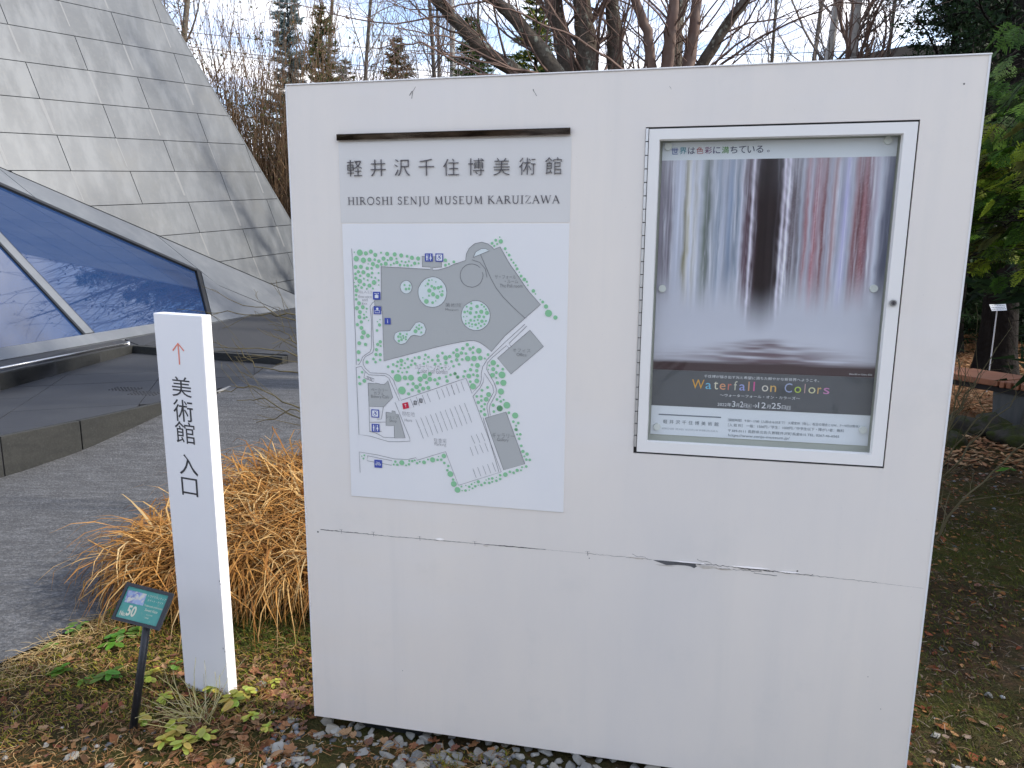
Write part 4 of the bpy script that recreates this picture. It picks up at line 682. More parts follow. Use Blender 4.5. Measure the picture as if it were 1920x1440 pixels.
# ------------------------------------------------------------ ground clutter
def zgs(x,y): return float(zg(np.array([x]),np.array([y]))[0])
rg=np.random.RandomState(21)
def in_board(x,y,m=.03):
    dx,dy=x+.6255,y-2.0618; u=dx*bu.x+dy*bu.y; w=dx*bk.x+dy*bk.y
    return (u>-m)&(u<BW+m)&(w>-m)&(w<BT+m)
def scatter(n,x0,x1,y0,y1,keep):
    x=rg.uniform(x0,x1,n); y=rg.uniform(y0,y1,n); k=keep(x,y)&~in_board(x,y); return x[k],y[k]
def leafbatch(name,x,y,size,cols,lift=.004,curl=.35,aspect=.6,parent=None,tilt=.5,mat_=None,zadd=None):
    """every leaf is a folded, curled six-point blade lying on the ground"""
    n=len(x); z=zg(x,y)+lift if zadd is None else zadd
    s=rg.uniform(size[0],size[1],n); a=rg.uniform(0,2*PI,n); T1=rg.uniform(-tilt,tilt,n); T2=rg.uniform(-tilt,tilt,n)
    base=np.array([[-.5,0],[-.15,.5],[.2,.42],[.55,0],[.2,-.42],[-.15,-.5]]); zc=np.array([0,.5,.6,.25,.6,.5])
    asp=rg.uniform(aspect*.6,aspect*1.25,n); cu=rg.uniform(-curl,curl*1.4,n)
    V=np.zeros((n,7,3)); 
    L_=np.zeros((n,7,3)); L_[:,:6,0]=base[None,:,0]*s[:,None]*rg.uniform(.85,1.15,(n,6)); L_[:,:6,1]=base[None,:,1]*s[:,None]*asp[:,None]*rg.uniform(.7,1.2,(n,6)); L_[:,:6,2]=zc[None]*s[:,None]*cu[:,None]*.6
    L_[:,:,2]+=L_[:,:,0]*np.tan(T1)[:,None]*.6+L_[:,:,1]*np.tan(T2)[:,None]*.6
    L_[:,:,2]-=L_[:,:,2].min(1,keepdims=True)
    ca,sa=np.cos(a)[:,None],np.sin(a)[:,None]
    V[:,:,0]=L_[:,:,0]*ca-L_[:,:,1]*sa+x[:,None]; V[:,:,1]=L_[:,:,0]*sa+L_[:,:,1]*ca+y[:,None]; V[:,:,2]=L_[:,:,2]+z[:,None]
    q=np.array([[6,0,1],[6,1,2],[6,2,3],[6,3,4],[6,4,5],[6,5,0]]); f=(np.arange(n)[:,None,None]*7+q[None]).reshape(-1,3)
    c=np.array(cols)[rg.randint(0,len(cols),n)]*rg.uniform(.65,1.25,(n,1)); c=np.repeat(c[:,None],7,1); c[:,1::2]*=.85
    return rawmesh(name,V.reshape(-1,3),f,mat_ or M['dryleaf'],parent,col=np.clip(c.reshape(-1,3),0,1))
BROWN=[(.20,.085,.035),(.26,.12,.05),(.14,.07,.035),(.30,.16,.07),(.10,.055,.03),(.33,.20,.11),(.22,.07,.04)]
left=lambda x,y:(x>xr(y)+.03)&(x<-.0)
# fronts: left bed, thick near post foot; right bed of moss with scattered leaves
lx,ly=scatter(9500,-2.4,.35,1.3,3.2,lambda x,y:left(x,y)&(rg.rand(len(x))<np.clip(.25+.9*np.exp(-((x+.85)**2/.16+(y-2.15)**2/.12)),0,1)))
a1=leafbatch('leaf_litter',lx,ly,(.012,.042),BROWN); tag(a1,kind='stuff')
lx,ly=scatter(26000,1.1,5.5,1.5,6.2,lambda x,y:rg.rand(len(x))<.45+vnoise(x,y,1.6,4)*1.1)
a2=leafbatch('leaf_litter',lx,ly,(.008,.034),[(c_[0]*.95,c_[1]*.85,c_[2]*.7) for c_ in BROWN]+[(.22,.16,.12)]); tag(a2,kind='stuff')
my=np.concatenate([np.arange(5.9,10,.25),np.arange(10,34,1.)]); mt=np.linspace(0,1,40); MV=[(y*(.36+.75*t),y,float(zg(np.array([y*(.36+.75*t)]),np.array([y]))[0])+.012+.02*math.sin(t*60+y*9)*math.sin(y*5)) for y in my for t in mt]
ii=(np.arange(len(my)-1)[:,None]*40+np.arange(39)[None]).ravel(); tag(rawmesh('mulch_bed',MV,np.stack([ii,ii+1,ii+41,ii+40],1),M['mulch'],smooth=True),kind='structure')
lx,ly=scatter(60000,2.6,12,5.0,14,lambda x,y:(x>y*.5)&(x<y*.82))
a3=leafbatch('bark_mulch',lx,ly,(.03,.085),[(.36,.18,.08),(.46,.26,.13),(.24,.11,.055),(.30,.16,.085),(.55,.36,.20)],aspect=.4,lift=.016); tag(a3,kind='stuff')
# needles, straws and twiglets
def strands(name,x,y,ln,cols,r,hgt=.02,mat_=None,bend=.4,up=0.0):
    n=len(x); z=zg(x,y)+rg.uniform(.001,hgt,n); a=rg.uniform(0,2*PI,n); l=rg.uniform(ln[0],ln[1],n); K=4
    V=np.zeros((n,K*2,3)); b=rg.uniform(-bend,bend,n); zz=rg.uniform(-.1,.35,n)+up
    X,Y,Z=x.copy(),y.copy(),z.copy(); st=l/(K-1)
    for k in range(K):
        w=r*(1-k/(K)*.6); V[:,2*k]=np.stack([X-np.sin(a)*w,Y+np.cos(a)*w,Z],1); V[:,2*k+1]=np.stack([X+np.sin(a)*w,Y-np.cos(a)*w,Z+w*.8],1)
        X=X+np.cos(a)*st; Y=Y+np.sin(a)*st; Z=Z+zz*st; zz-=.35*(k+1)*.5; a=a+b
    q=np.array([[2*k,2*k+1,2*k+3,2*k+2] for k in range(K-1)]); f=(np.arange(n)[:,None,None]*2*K+q[None]).reshape(-1,4)
    c=np.array(cols)[rg.randint(0,len(cols),n)]*rg.uniform(.6,1.3,(n,1)); c=np.repeat(c,2*K,0)
    return tag(rawmesh(name,V.reshape(-1,3),f,mat_ or M['dryleaf'],None,col=c),kind='stuff')
lx,ly=scatter(36000,-2.6,.3,1.3,3.3,lambda x,y:left(x,y)); strands('needle_litter',lx,ly,(.012,.05),[(.24,.11,.04),(.34,.19,.08),(.12,.07,.035),(.40,.28,.13)],.0009)
lx,ly=scatter(18000,1.1,4.0,1.5,5.5,lambda x,y:x>-9); strands('needle_litter',lx,ly,(.015,.06),[(.09,.055,.028),(.15,.10,.06),(.20,.16,.12),(.05,.035,.02)],.0011)
# moss and low grass
lx,ly=scatter(46000,-2.6,.1,1.3,3.2,lambda x,y:left(x,y)&(vnoise(x,y,2.4,11)+.16*np.clip(-x-1,0,1)>.0)); strands('moss',lx,ly,(.006,.018),[(.14,.15,.016),(.22,.20,.025),(.08,.10,.012),(.26,.21,.035)],.0014,.012,up=.8)
lx,ly=scatter(38000,1.1,3.6,1.5,4.6,lambda x,y:vnoise(x,y,1.4,6)>-.08); strands('moss',lx,ly,(.006,.02),[(.06,.07,.010),(.09,.095,.014),(.035,.044,.009)],.0016,.012,up=.8)  # right bed moss: tree shade is put into these darker colours
lx,ly=scatter(9000,-1.3,-.3,2.5,3.4,lambda x,y:left(x,y)); strands('low_grass',lx,ly,(.015,.05),[(.07,.11,.02),(.10,.13,.03),(.05,.075,.016)],.0010,.01,up=.7)
# straw along the path edge
sy=rg.uniform(1.6,3.1,1700); sx_e=xr(sy)+np.abs(rg.normal(0,.13,1700)); k=sy<2.95; strands('straw',sx_e[k],sy[k],(.03,.10),[(.42,.30,.13),(.50,.38,.20),(.33,.22,.09)],.0010,.02,up=.2)
lx=rg.normal(-1.02,.03,70); ly=rg.normal(2.09,.03,70); strands('straw',lx,ly,(.06,.16),[(.50,.42,.20),(.58,.52,.30),(.40,.36,.14)],.0013,.01,up=.9)
# gravel bed in front of the board
def hull(seed,ang=True):
    r=random.Random(seed); bm=bmesh.new()
    for _ in range(17):
        v=Vector((r.gauss(0,1),r.gauss(0,1),r.gauss(0,1))).normalized(); v*=r.uniform(.75,1.1); bm.verts.new((v.x*.5,v.y*.38,v.z*.26))
    bmesh.ops.convex_hull(bm,input=bm.verts[:]); bmesh.ops.delete(bm,geom=[v for v in bm.verts if not v.link_faces],context='VERTS')
    bmesh.ops.bevel(bm,geom=bm.edges[:],offset=.02,segments=1,affect='EDGES')
    me=bpy.data.meshes.new('stone'); bm.to_mesh(me); bm.free(); me.materials.append(M['stone']); return me
SM=[hull(s) for s in range(9)]
gravel=MB(); gl_=[(-.72,1.98),(-.60,2.02),(-.2,1.96),(1.10,1.69),(1.3,1.55),(1.1,1.2),(-.3,1.35),(-.72,1.72)]
gravel.add([(x,y,zgs(x,y)+.006) for x,y in gl_],[tuple(range(len(gl_)))]); gravel_bed=gravel.build('gravel_bed',M['soil']); tag(gravel_bed,kind='structure')
pl_s=[]; rs3=random.Random(8)
def try_stone(u,w,s,far=.55):
    x=-.6255+bu.x*u-bk.x*w; y=2.0618+bu.y*u-bk.y*w
    for a,b,c in pl_s:
        if (a-x)**2+(b-y)**2<((c+s)*far*.58)**2: return False
    pl_s.append((x,y,s)); o=bpy.data.objects.new('stone',SM[rs3.randrange(9)]); COL.objects.link(o); o.parent=gravel_bed
    o.location=(x,y,zgs(x,y)+s*.11); o.rotation_euler=(rs3.uniform(-.5,.5),rs3.uniform(-.5,.5),rs3.uniform(0,6.3)); q=s*rs3.uniform(.9,1.2); o.scale=(q,q*rs3.uniform(.8,1.2),q*rs3.uniform(.7,1.2)); return True
cnt=0
for i in range(6000):
    u=rs3.uniform(-.12,1.25); w=rs3.uniform(-.07,.36); 
    if u<.0 and w<.02: continue
    dens=min(1,max(.10,(u+.02)/.22)) 
    if rs3.random()>dens: continue
    if cnt<292 and try_stone(u,w+.02,rs3.choice([.032,.04,.047,.054,.062])*rs3.uniform(.8,1.1)): cnt+=1
def pebbles(name,x,y,size,cols,parent=None):
    n=len(x); me=SM[0]; B=[]
    for q in range(3):
        v=np.zeros(len(SM[q].vertices)*3); SM[q].vertices.foreach_get('co',v)
    # low-poly octahedral pebbles
    base=np.array([[.5,0,0],[0,.42,0],[-.5,0,0],[0,-.4,0],[.1,.05,.3],[0,0,-.2],[.28,.28,.16],[-.25,.25,.18],[-.22,-.25,.14],[.26,-.24,.17]])
    bm=bmesh.new(); [bm.verts.new(p) for p in base]; bmesh.ops.convex_hull(bm,input=bm.verts[:]); bm.verts.index_update(); bmesh.ops.triangulate(bm,faces=bm.faces[:]); F_=np.array([[v.index for v in f.verts] for f in bm.faces]); bm.free()
    s=rg.uniform(size[0],size[1],n)[:,None,None]; V=base[None]*s*rg.uniform(.7,1.2,(n,10,3)); a=rg.uniform(0,6.3,n)[:,None]; ca,sa=np.cos(a),np.sin(a)
    P=np.stack([V[:,:,0]*ca-V[:,:,1]*sa+x[:,None],V[:,:,0]*sa+V[:,:,1]*ca+y[:,None],V[:,:,2]+(zg(x,y))[:,None]+.002],-1)
    c=np.repeat(np.array(cols)[rg.randint(0,len(cols),n)]*rg.uniform(.7,1.2,(n,1)),10,0)
    return tag(rawmesh(name,P.reshape(-1,3),(np.arange(n)[:,None,None]*10+F_[None]).reshape(-1,3),M['pebble'],parent,col=c),kind='stuff')
GR=[(.22,.23,.235),(.15,.16,.17),(.30,.28,.24),(.10,.10,.10)]
lx,ly=scatter(5200,-.75,1.3,1.35,2.1,lambda x,y:((y-2.0618)*bk.y+(x+.6255)*bk.x<-.005)); pebbles('gravel',lx,ly,(.010,.030),GR)
lx,ly=scatter(900,-2.2,-.3,1.3,2.3,lambda x,y:left(x,y)&(rg.rand(len(x))<np.clip((2.25-y)*1.3,0.03,1))); pebbles('gravel',lx,ly,(.006,.026),GR+[(.40,.37,.33)])
lx,ly=scatter(500,1.1,4.5,1.5,6,lambda x,y:x>0); pebbles('gravel',lx,ly,(.008,.03),GR+[(.42,.42,.40)])
# single larger stones lying apart, read off the photo
pl_stones=[(135,1415,.05),(157,1398,.026),(86,1392,.026),(205,1433,.045),(490,1278,.045),(475,1292,.04),(600,1375,.05),(560,1378,.035),(525,1395,.045),(545,1345,.04),(432,1425,.045),(1855,1305,.04),(1800,1435,.05),(1755,1375,.035),(1822,1435,.04),(1680,1240,.02),(1765,1212,.03),(25,1330,.022),(262,1347,.03),(510,1395,.04)]
for px_,py__,s in pl_stones:
    p=onz(px_,py__,.01)
    if in_board(np.array([p.x]),np.array([p.y]),.0)[0]: continue
    o=bpy.data.objects.new('stone',SM[rs3.randrange(9)]); COL.objects.link(o); o.parent=ground; o.location=(p.x,p.y,zgs(p.x,p.y)+s*.12); o.rotation_euler=(rs3.uniform(-.4,.4),rs3.uniform(-.4,.4),rs3.uniform(0,6)); o.scale=(s,s,s)
# larger fallen leaves, each its own piece of the ground
def leafmesh(seed,c):
    r=random.Random(seed); n=14; pts=[]; lob=r.choice([3,5,5]); 
    for i in range(n*2):
        t=2*PI*i/(n*2); rr=.5*(.62+.38*abs(math.cos(t*lob/2))**.7)*r.uniform(.88,1.08); pts.append((rr*math.cos(t),rr*.8*math.sin(t)))
    v=[(0,0,0)]+[(x,y,.16*(x*x+y*y)*4*r.uniform(.4,1.3)+.08*abs(y)) for x,y in pts]; m=len(pts)
    me=bpy.data.meshes.new('fallen_leaf'); me.from_pydata(v,[],[(0,i+1,(i+1)%m+1) for i in range(m)]); me.materials.append(c); return me
lc=[mat('fallen_leaf_%d'%i,c,.7,noise=[(30,.4,.7,tuple(x*.55 for x in c),.8)],trans=.15) for i,c in enumerate([(.28,.11,.045),(.36,.17,.07),(.22,.085,.05),(.40,.24,.12),(.17,.08,.05)])]
LMs=[leafmesh(i,lc[i%5]) for i in range(10)]
lp=[]
for i in range(95): 
    x=rs3.gauss(-.72,.22); y=rs3.gauss(2.17,.13)
    if xr(y)+.1<x<.2 and not in_board(np.array([x]),np.array([y]),.01)[0]: lp.append((x,y,rs3.uniform(.024,.045)))
for i in range(60):
    x=rs3.uniform(-1.9,-.6); y=rs3.uniform(1.8,2.9)
    if x>xr(y)+.12: lp.append((x,y,rs3.uniform(.016,.034)))
for i in range(12): lp.append((-.6+bu.x*i*.05+rs3.uniform(-.02,.02),2.03+bu.y*i*.03-rs3.uniform(0,.04),rs3.uniform(.025,.05)))
for i in range(95):
    x=rs3.uniform(1.15,3.6); y=rs3.uniform(1.7,5)
    if not in_board(np.array([x]),np.array([y]),.03)[0]: lp.append((x,y,rs3.uniform(.025,.055)))
for x,y,s in lp:
    o=bpy.data.objects.new('fallen_leaf',LMs[rs3.randrange(10)]); COL.objects.link(o); o.parent=ground; o.location=(x,y,zgs(x,y)+.012); o.rotation_euler=(rs3.uniform(-.4,.4),rs3.uniform(-.4,.4),rs3.uniform(0,6.3)); o.scale=(s,s,s)
# small green seedlings
def sprout(x,y,s,kind,name,lab,grp,cat='plant'):
    z=zgs(x,y); V=[];Fc=[];C_=[]; r=rs3; cols={'y':(.50,.50,.10),'g':(.14,.26,.05),'b':(.10,.24,.03)}[kind]
    for l in range({'y':15,'g':10,'b':6}[kind]):
        a=r.uniform(0,6.3); d=s*r.uniform(.15,.8); h=s*r.uniform(.25,.75); w=s*r.uniform(.28,.42)*(1.5 if kind=='b' else 1); cx_,cy_=x+math.cos(a)*d,y+math.sin(a)*d
        k=len(V); nL=8; tilt=r.uniform(.0,.5); asp=.62 if kind!='b' else .5
        V.append((cx_,cy_,z+h)); cc_=[c*r.uniform(.75,1.2) for c in cols]; C_.append([c*.8 for c in cc_])
        for i in range(nL):
            t=2*PI*i/nL; u_=math.cos(t)*w; v_=math.sin(t)*w*asp
            V.append((cx_+u_*math.cos(a)-v_*math.sin(a),cy_+u_*math.sin(a)+v_*math.cos(a),z+h+.18*abs(v_)-tilt*u_*.6)); C_.append(cc_)
        Fc+=[(k,k+1+i,k+1+(i+1)%nL) for i in range(nL)]
        k=len(V); q=.0009; V+= [(x,y-q,z),(x,y+q,z),(cx_,cy_,z+h)]; C_+=[[.16,.2,.06]]*3; Fc.append((k,k+1,k+2))
    o=rawmesh(name,V,Fc,M['leaf'],None,col=C_); tag(o,lab,cat,grp)
for px_,py__,s,lb in [(330,1375,.035,'pale yellow seedling cluster midway between stake foot and straw tuft'),(308,1395,.03,'yellow seedling lowest below the stake foot'),(345,1402,.03,'brightest yellow seedling at the bottom of the left bed'),(270,1350,.03,'small yellow-green seedling touching the foot of the label stake'),(382,1384,.03,'yellow seedling in front of the straw tuft'),(440,1318,.04,'largest pale green seedling just right of the post foot'),(462,1300,.03,'small pale seedling behind the largest one at the post foot'),(405,1290,.03,'seedling pressed against the front of the post foot'),(278,1268,.03,'green seedling half hidden behind the label stake'),(308,1300,.025,'small seedling between the label stake and the post'),(500,1365,.02,'tiny yellow-green seedling at the edge of the gravel'),(470,1345,.02,'tiny seedling among brown leaves between post and board'),(512,1275,.02,'tiny seedling in the shade beside the board edge')]:
    p=onz(px_,py__,.01); sprout(p.x,p.y,s*1.45,'y','seedling',lb,'yellow-green seedlings near the post')
for px_,py__,s,lb in [(230,1190,.05,'green weed right under the plant label tray'),(150,1180,.045,'green weed at the path edge left of the plant label'),(190,1140,.045,'small green weed farthest up the path edge'),(265,1180,.04,'green weed between label stake and golden grass'),(205,1270,.05,'spreading dark green weed left of the label stake'),(325,1245,.03,'small green weed close to the left side of the post'),(120,1150,.04,'low green weed on the path verge among straw'),(160,1265,.03,'small green weed beside the broad-leaved one'),(60,1210,.03,'tiny green weed in the straw at the far left'),(300,1160,.03,'tiny green weed in the shadow of the golden grass')]:
    p=onz(px_,py__,.01)
    if p.x<xr(p.y)+.04: p.x=float(xr(p.y))+.05
    sprout(p.x,p.y,s*1.2,'g','weed',lb,'green weeds by the path')
for px_,py__,s,lb in [(118,1258,.05,'broad-leaved bright green weed nearest the path in the lower left bed'),(215,1205,.05,'broad-leaved green weed just left of the plant label stake'),(1893,885,.07,'bright green leafy weed at the right edge of the mossy ground')]:
    p=onz(px_,py__,.01); sprout(p.x,p.y,s,'b','broadleaf_weed',lb,None)

# ------------------------------------------------------------ golden ornamental grass behind the post
def grass_clump(cx,cy,n,R,H,label,seed,lean=(0,0)):
    r=np.random.RandomState(seed); a=r.uniform(0,2*PI,n); d=np.sqrt(r.rand(n))*R; bx=cx+np.cos(a)*d; by=cy+np.sin(a)*d; ok=bx>xr(by)-.05
    a,d,bx,by=a[ok],d[ok],bx[ok],by[ok]; n=len(a)
    bz=zbase(bx,by)-.01; K=8; L_=r.uniform(.22,.75,n)*H/.5; az=a+r.normal(0,1.7,n); 
    dirx=np.cos(az)+lean[0]; diry=np.sin(az)+lean[1]; nm=np.hypot(dirx,diry)+1e-6; dirx/=nm; diry/=nm
    el=r.uniform(.9,1.45,n); drop=r.uniform(.28,.50,n); X,Y,Z=bx.copy(),by.copy(),bz.copy(); V=np.zeros((n,K*2,3)); w0=r.uniform(.0026,.0068,n); sw=r.normal(0,.30,n); azz=np.arctan2(diry,dirx)
    for k in range(K):
        w=w0*(1-(k/(K-1))**2*.92); sx,sy=-np.sin(azz),np.cos(azz); tw=r.normal(0,.25,n)
        V[:,2*k]=np.stack([X+sx*w,Y+sy*w,Z+tw*w],1); V[:,2*k+1]=np.stack([X-sx*w,Y-sy*w,Z-tw*w],1)
        st=L_/(K-1); X=X+np.cos(azz)*np.cos(el)*st; Y=Y+np.sin(azz)*np.cos(el)*st; Z=Z+np.sin(el)*st; Z=np.maximum(Z,bz+.02); el=el-drop*(.6+.25*k*.6); azz=azz+sw+r.normal(0,.06,n)
    q=np.array([[2*k,2*k+1,2*k+3,2*k+2] for k in range(K-1)]); f=(np.arange(n)[:,None,None]*2*K+q[None]).reshape(-1,4)
    P=np.array([(.44,.225,.065),(.37,.175,.045),(.55,.35,.14),(.28,.125,.035),(.52,.37,.18),(.20,.09,.028)]); c=P[r.choice(6,n,p=[.28,.22,.18,.14,.1,.08])]*r.uniform(.75,1.15,(n,1))
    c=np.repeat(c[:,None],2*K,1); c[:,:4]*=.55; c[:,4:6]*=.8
    o=rawmesh('ornamental_grass',V.reshape(-1,3),f,M['dryleaf'],None,col=c.reshape(-1,3)); tag(o,label,'ornamental grass')
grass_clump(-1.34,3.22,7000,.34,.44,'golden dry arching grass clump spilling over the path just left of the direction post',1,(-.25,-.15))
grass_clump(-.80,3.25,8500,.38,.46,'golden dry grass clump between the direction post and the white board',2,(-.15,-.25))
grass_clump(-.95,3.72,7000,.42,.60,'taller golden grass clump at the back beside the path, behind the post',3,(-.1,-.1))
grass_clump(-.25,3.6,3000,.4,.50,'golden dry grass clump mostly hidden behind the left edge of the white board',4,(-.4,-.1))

# ------------------------------------------------------------ twigs, shrubs and trees
def perp_rot(d,ang,rnd):
    a=d.orthogonal().normalized(); a.rotate(Quaternion(d,rnd.uniform(0,2*PI))); q=d.copy(); q.rotate(Quaternion(a,ang)); return q
def grow(segs,p,d,L,r,lvl,rnd,nk=3,up=.06,wob=.12,step=None,decay=.55,ang=(.5,1.0),rend=.35,minr=.0012,start=.25):
    n=max(3,int(L/(step or max(.12,L/9)))); st=L/n; rr=r; k0=int(n*start)
    for i in range(n):
        d=(d+Vector((rnd.gauss(0,wob),rnd.gauss(0,wob),rnd.gauss(0,wob)+up))).normalized(); q=p+d*st; r2_=max(minr,r*(1-(1-rend)*(i+1)/n)); segs.append((*p,*q,rr,r2_)); 
        if lvl>0 and i>=k0:
            for _ in range(nk if rnd.random()<.75 else nk-1):
                if rnd.random()<.62:
                    f_=1-.55*i/n; grow(segs,q,perp_rot(d,rnd.uniform(*ang),rnd),L*decay*f_*rnd.uniform(.6,1.15),r2_*.55,lvl-1,rnd,nk,up,wob*1.15,None,decay,ang,rend,minr,.15)
        p=q; rr=r2_
    return p,d
def polytube(segs,pts,r0,r1,rnd,sub=3,jit=.0):
    n=len(pts)-1; prev=Vector(pts[0]); pr=r0; out=[]
    for i in range(n):
        for s in range(sub):
            t=(i+(s+1)/sub)/n; a,b=Vector(pts[i]),Vector(pts[i+1]); q=a.lerp(b,(s+1)/sub)+Vector((rnd.gauss(0,jit),rnd.gauss(0,jit),rnd.gauss(0,jit))); rr=r0+(r1-r0)*t; segs.append((*prev,*q,pr,rr)); out.append((q,(q-prev).normalized(),rr)); prev=q; pr=rr
    return out
def bare_tree(label,px_,Yd,ztop,r0,lvl=2,name='bare_tree',bark='bark',twig='greytwig',seed=1,lean=(0,0),nk=2,decay=.42,ang=(.5,1.0),group=None,z0=0,wob=.05,start=.3,up=.05,minr=.0035,cat='tree'):
    rnd=random.Random(seed); b=at(px_,480,Yd); base=Vector((b.x,Yd,z0)); t=thing(name,label,cat,loc=base,group=group); tr=[];
    H=ztop-z0; n=12; p=base.copy(); d=Vector((lean[0],lean[1],1)).normalized(); tw=[]
    for i in range(n):
        d=(d+Vector((rnd.gauss(0,wob),rnd.gauss(0,wob),.05))).normalized(); q=p+d*H/n; ra=r0*(1-.85*i/n); rb=r0*(1-.85*(i+1)/n); tr.append((*p,*q,ra,rb))
        if i/n>=start:
            for _ in range(nk+1):
                grow(tw,p.lerp(q,rnd.random()),perp_rot(d,rnd.uniform(*ang),rnd),H*decay*(1-.75*i/n)*rnd.uniform(.5,1.1),max(minr,rb*.42),lvl-1,rnd,nk,up,.12,None,.55,ang,.35,minr)
        p=q
    tubes('trunk',tr,M[bark],t,n=7)
    if tw: tubes('branches',tw,M[twig],t,n=3)
    return t
# big multi-stemmed tree right behind the board
rnd=random.Random(42); YT=6.4
mt_=thing('multi_stem_tree','large multi-stemmed tree with rough lichen-spotted trunks rising behind the board','tree',loc=(1.15,YT,0))
stems=[([(1105,500,6.4),(1060,230,6.35),(974,140,6.25),(895,85,6.1),(859,43,6.0),(815,0,5.9),(700,-190,5.7)],.075,.03),
([(1110,500,6.4),(1085,240,6.35),(1045,138,6.3),(1005,79,6.25),(954,24,6.2),(926,0,6.15),(850,-260,6.0)],.085,.035),
([(1115,500,6.4),(1085,250,6.45),(1066,138,6.5),(1052,60,6.5),(1033,0,6.5),(960,-420,6.5)],.105,.05),
([(1120,500,6.5),(1110,250,6.5),(1103,136,6.5),(1096,60,6.5),(1092,0,6.5),(1080,-430,6.6)],.125,.06),
([(1150,500,6.6),(1154,250,6.6),(1155,132,6.6),(1153,60,6.6),(1147,0,6.6),(1165,-420,6.7)],.09,.05),
([(1190,500,6.3),(1210,230,6.2),(1222,128,6.15),(1213,60,6.1),(1192,0,6.05),(1120,-260,6.0)],.052,.03),
([(1215,500,6.9),(1240,230,6.95),(1262,128,7.0),(1262,60,7.0),(1275,0,7.0),(1330,-420,7.2)],.125,.06),
([(1200,500,6.3),(1235,230,6.2),(1250,125,6.1),(1259,60,6.0),(1263,0,5.95),(1300,-300,5.8)],.058,.034),
([(1220,500,6.4),(1270,230,6.3),(1289,124,6.25),(1302,60,6.2),(1306,0,6.2),(1370,-320,6.2)],.062,.035),
([(1230,500,6.5),(1285,220,6.5),(1312,128,6.45),(1362,47,6.4),(1398,0,6.35),(1560,-230,6.2)],.066,.034)]
for i,(pts,ra,rb) in enumerate(stems):
    sg=[]; out_=polytube(sg,[at(*q) for q in pts],ra,rb,rnd,4,.004); tr_o=ringtube('trunk',[(*sg[0][:3],ra)]+[(*q[:],rr) for q,d_,rr in out_],M['redbark'] if i in(5,7,8) else M['bark'],mt_,n=12,lump=.05)
    if i in(5,7,8): tr_o['label']='smooth reddish trunk'
    tw=[]
    for q,d_,rr in out_:
        if q.z>1.9:
            for _ in range(2):
                if rnd.random()<.36: grow(tw,q,perp_rot(d_,rnd.uniform(.4,1.0),rnd),rnd.uniform(.5,1.6),rr*.2,2,rnd,2,.09,.13,None,.55,(.4,1.0),.3,.0016)
    tubes('branches',tw,M['twig'],mt_,n=3)
# drooping long twigs that cross the sky left and right of it
tw=[]
for pts in ([(1080,150,5.6),(960,130,5.4),(840,70,5.3),(740,52,5.2)],[(1030,150,5.5),(930,120,5.4),(830,100,5.3),(810,40,5.3)],[(1180,140,5.5),(1080,70,5.4),(960,20,5.3),(880,-10,5.2)],[(1340,130,5.7),(1440,60,5.6),(1540,20,5.5),(1620,-20,5.5)],[(1310,140,5.7),(1400,70,5.6),(1440,-10,5.5)],[(1000,148,5.6),(900,140,5.6),(790,80,5.5),(703,88,5.5)]):
    for q,d_,rr in polytube(tw,[at(*q) for q in pts],.012,.004,rnd,5,.006):
        if rnd.random()<.55: grow(tw,q,perp_rot(d_,rnd.uniform(.4,.9),rnd),rnd.uniform(.3,.9),.004,1,rnd,2,.05,.12,None,.5,(.4,.9),.3,.0015)
tubes('branches',tw,M['twig'],mt_,n=3)
# bare thin trees beyond
SP=[('slender bare larch with a straight pale trunk standing left of centre above the board',683,17,11.5,.075,'greytwig','bark',1),
('bare forked tree with grey twigs between the slender larch and the utility pole',772,15,9.5,.07,'greytwig','bark',2),
('thin bare tree whose top meets the wires just left of the utility pole',822,19,12,.08,'greytwig','bark',3),
('bare pale birch trunk left of the roof at the right side',1490,13,11,.10,'greytwig','palebark',5),
('mottled birch trunk with upswept limbs in front of the dark roof',1545,11.5,10,.13,'twig','palebark',6),
('bare dark tree with rising limbs just left of the mottled birch',1480,15,10,.09,'greytwig','bark',8),
('thin reddish bare tree between the conifers and the mottled birch',1625,14,10.5,.06,'twig','bark',9),
('small bare tree directly behind the right end of the big tree',1420,16,9.5,.07,'greytwig','bark',10),
('bare tree with fine reddish crown behind the twiggy thicket',640,24,14,.12,'thicket','bark',12),
('bare grey tree far behind between the two left spruces',900,25,13,.10,'greytwig','bark',14)]
for lb,px_,Yd,zt_,r0,tg,bk_,sd in SP: bare_tree(lb,px_,Yd,zt_,r0,2,twig=tg,bark=bk_,seed=sd,start=.2,nk=3,decay=.30,ang=(.35,.9),up=.09)
# tree beyond the roofline of the museum, hanging into the gap
bare_tree('bare tree with drooping fine twigs and a few dead leaves beside the museum roof edge',345,20.5,15,.14,2,seed=31,start=.3,nk=3,decay=.36,twig='greytwig')
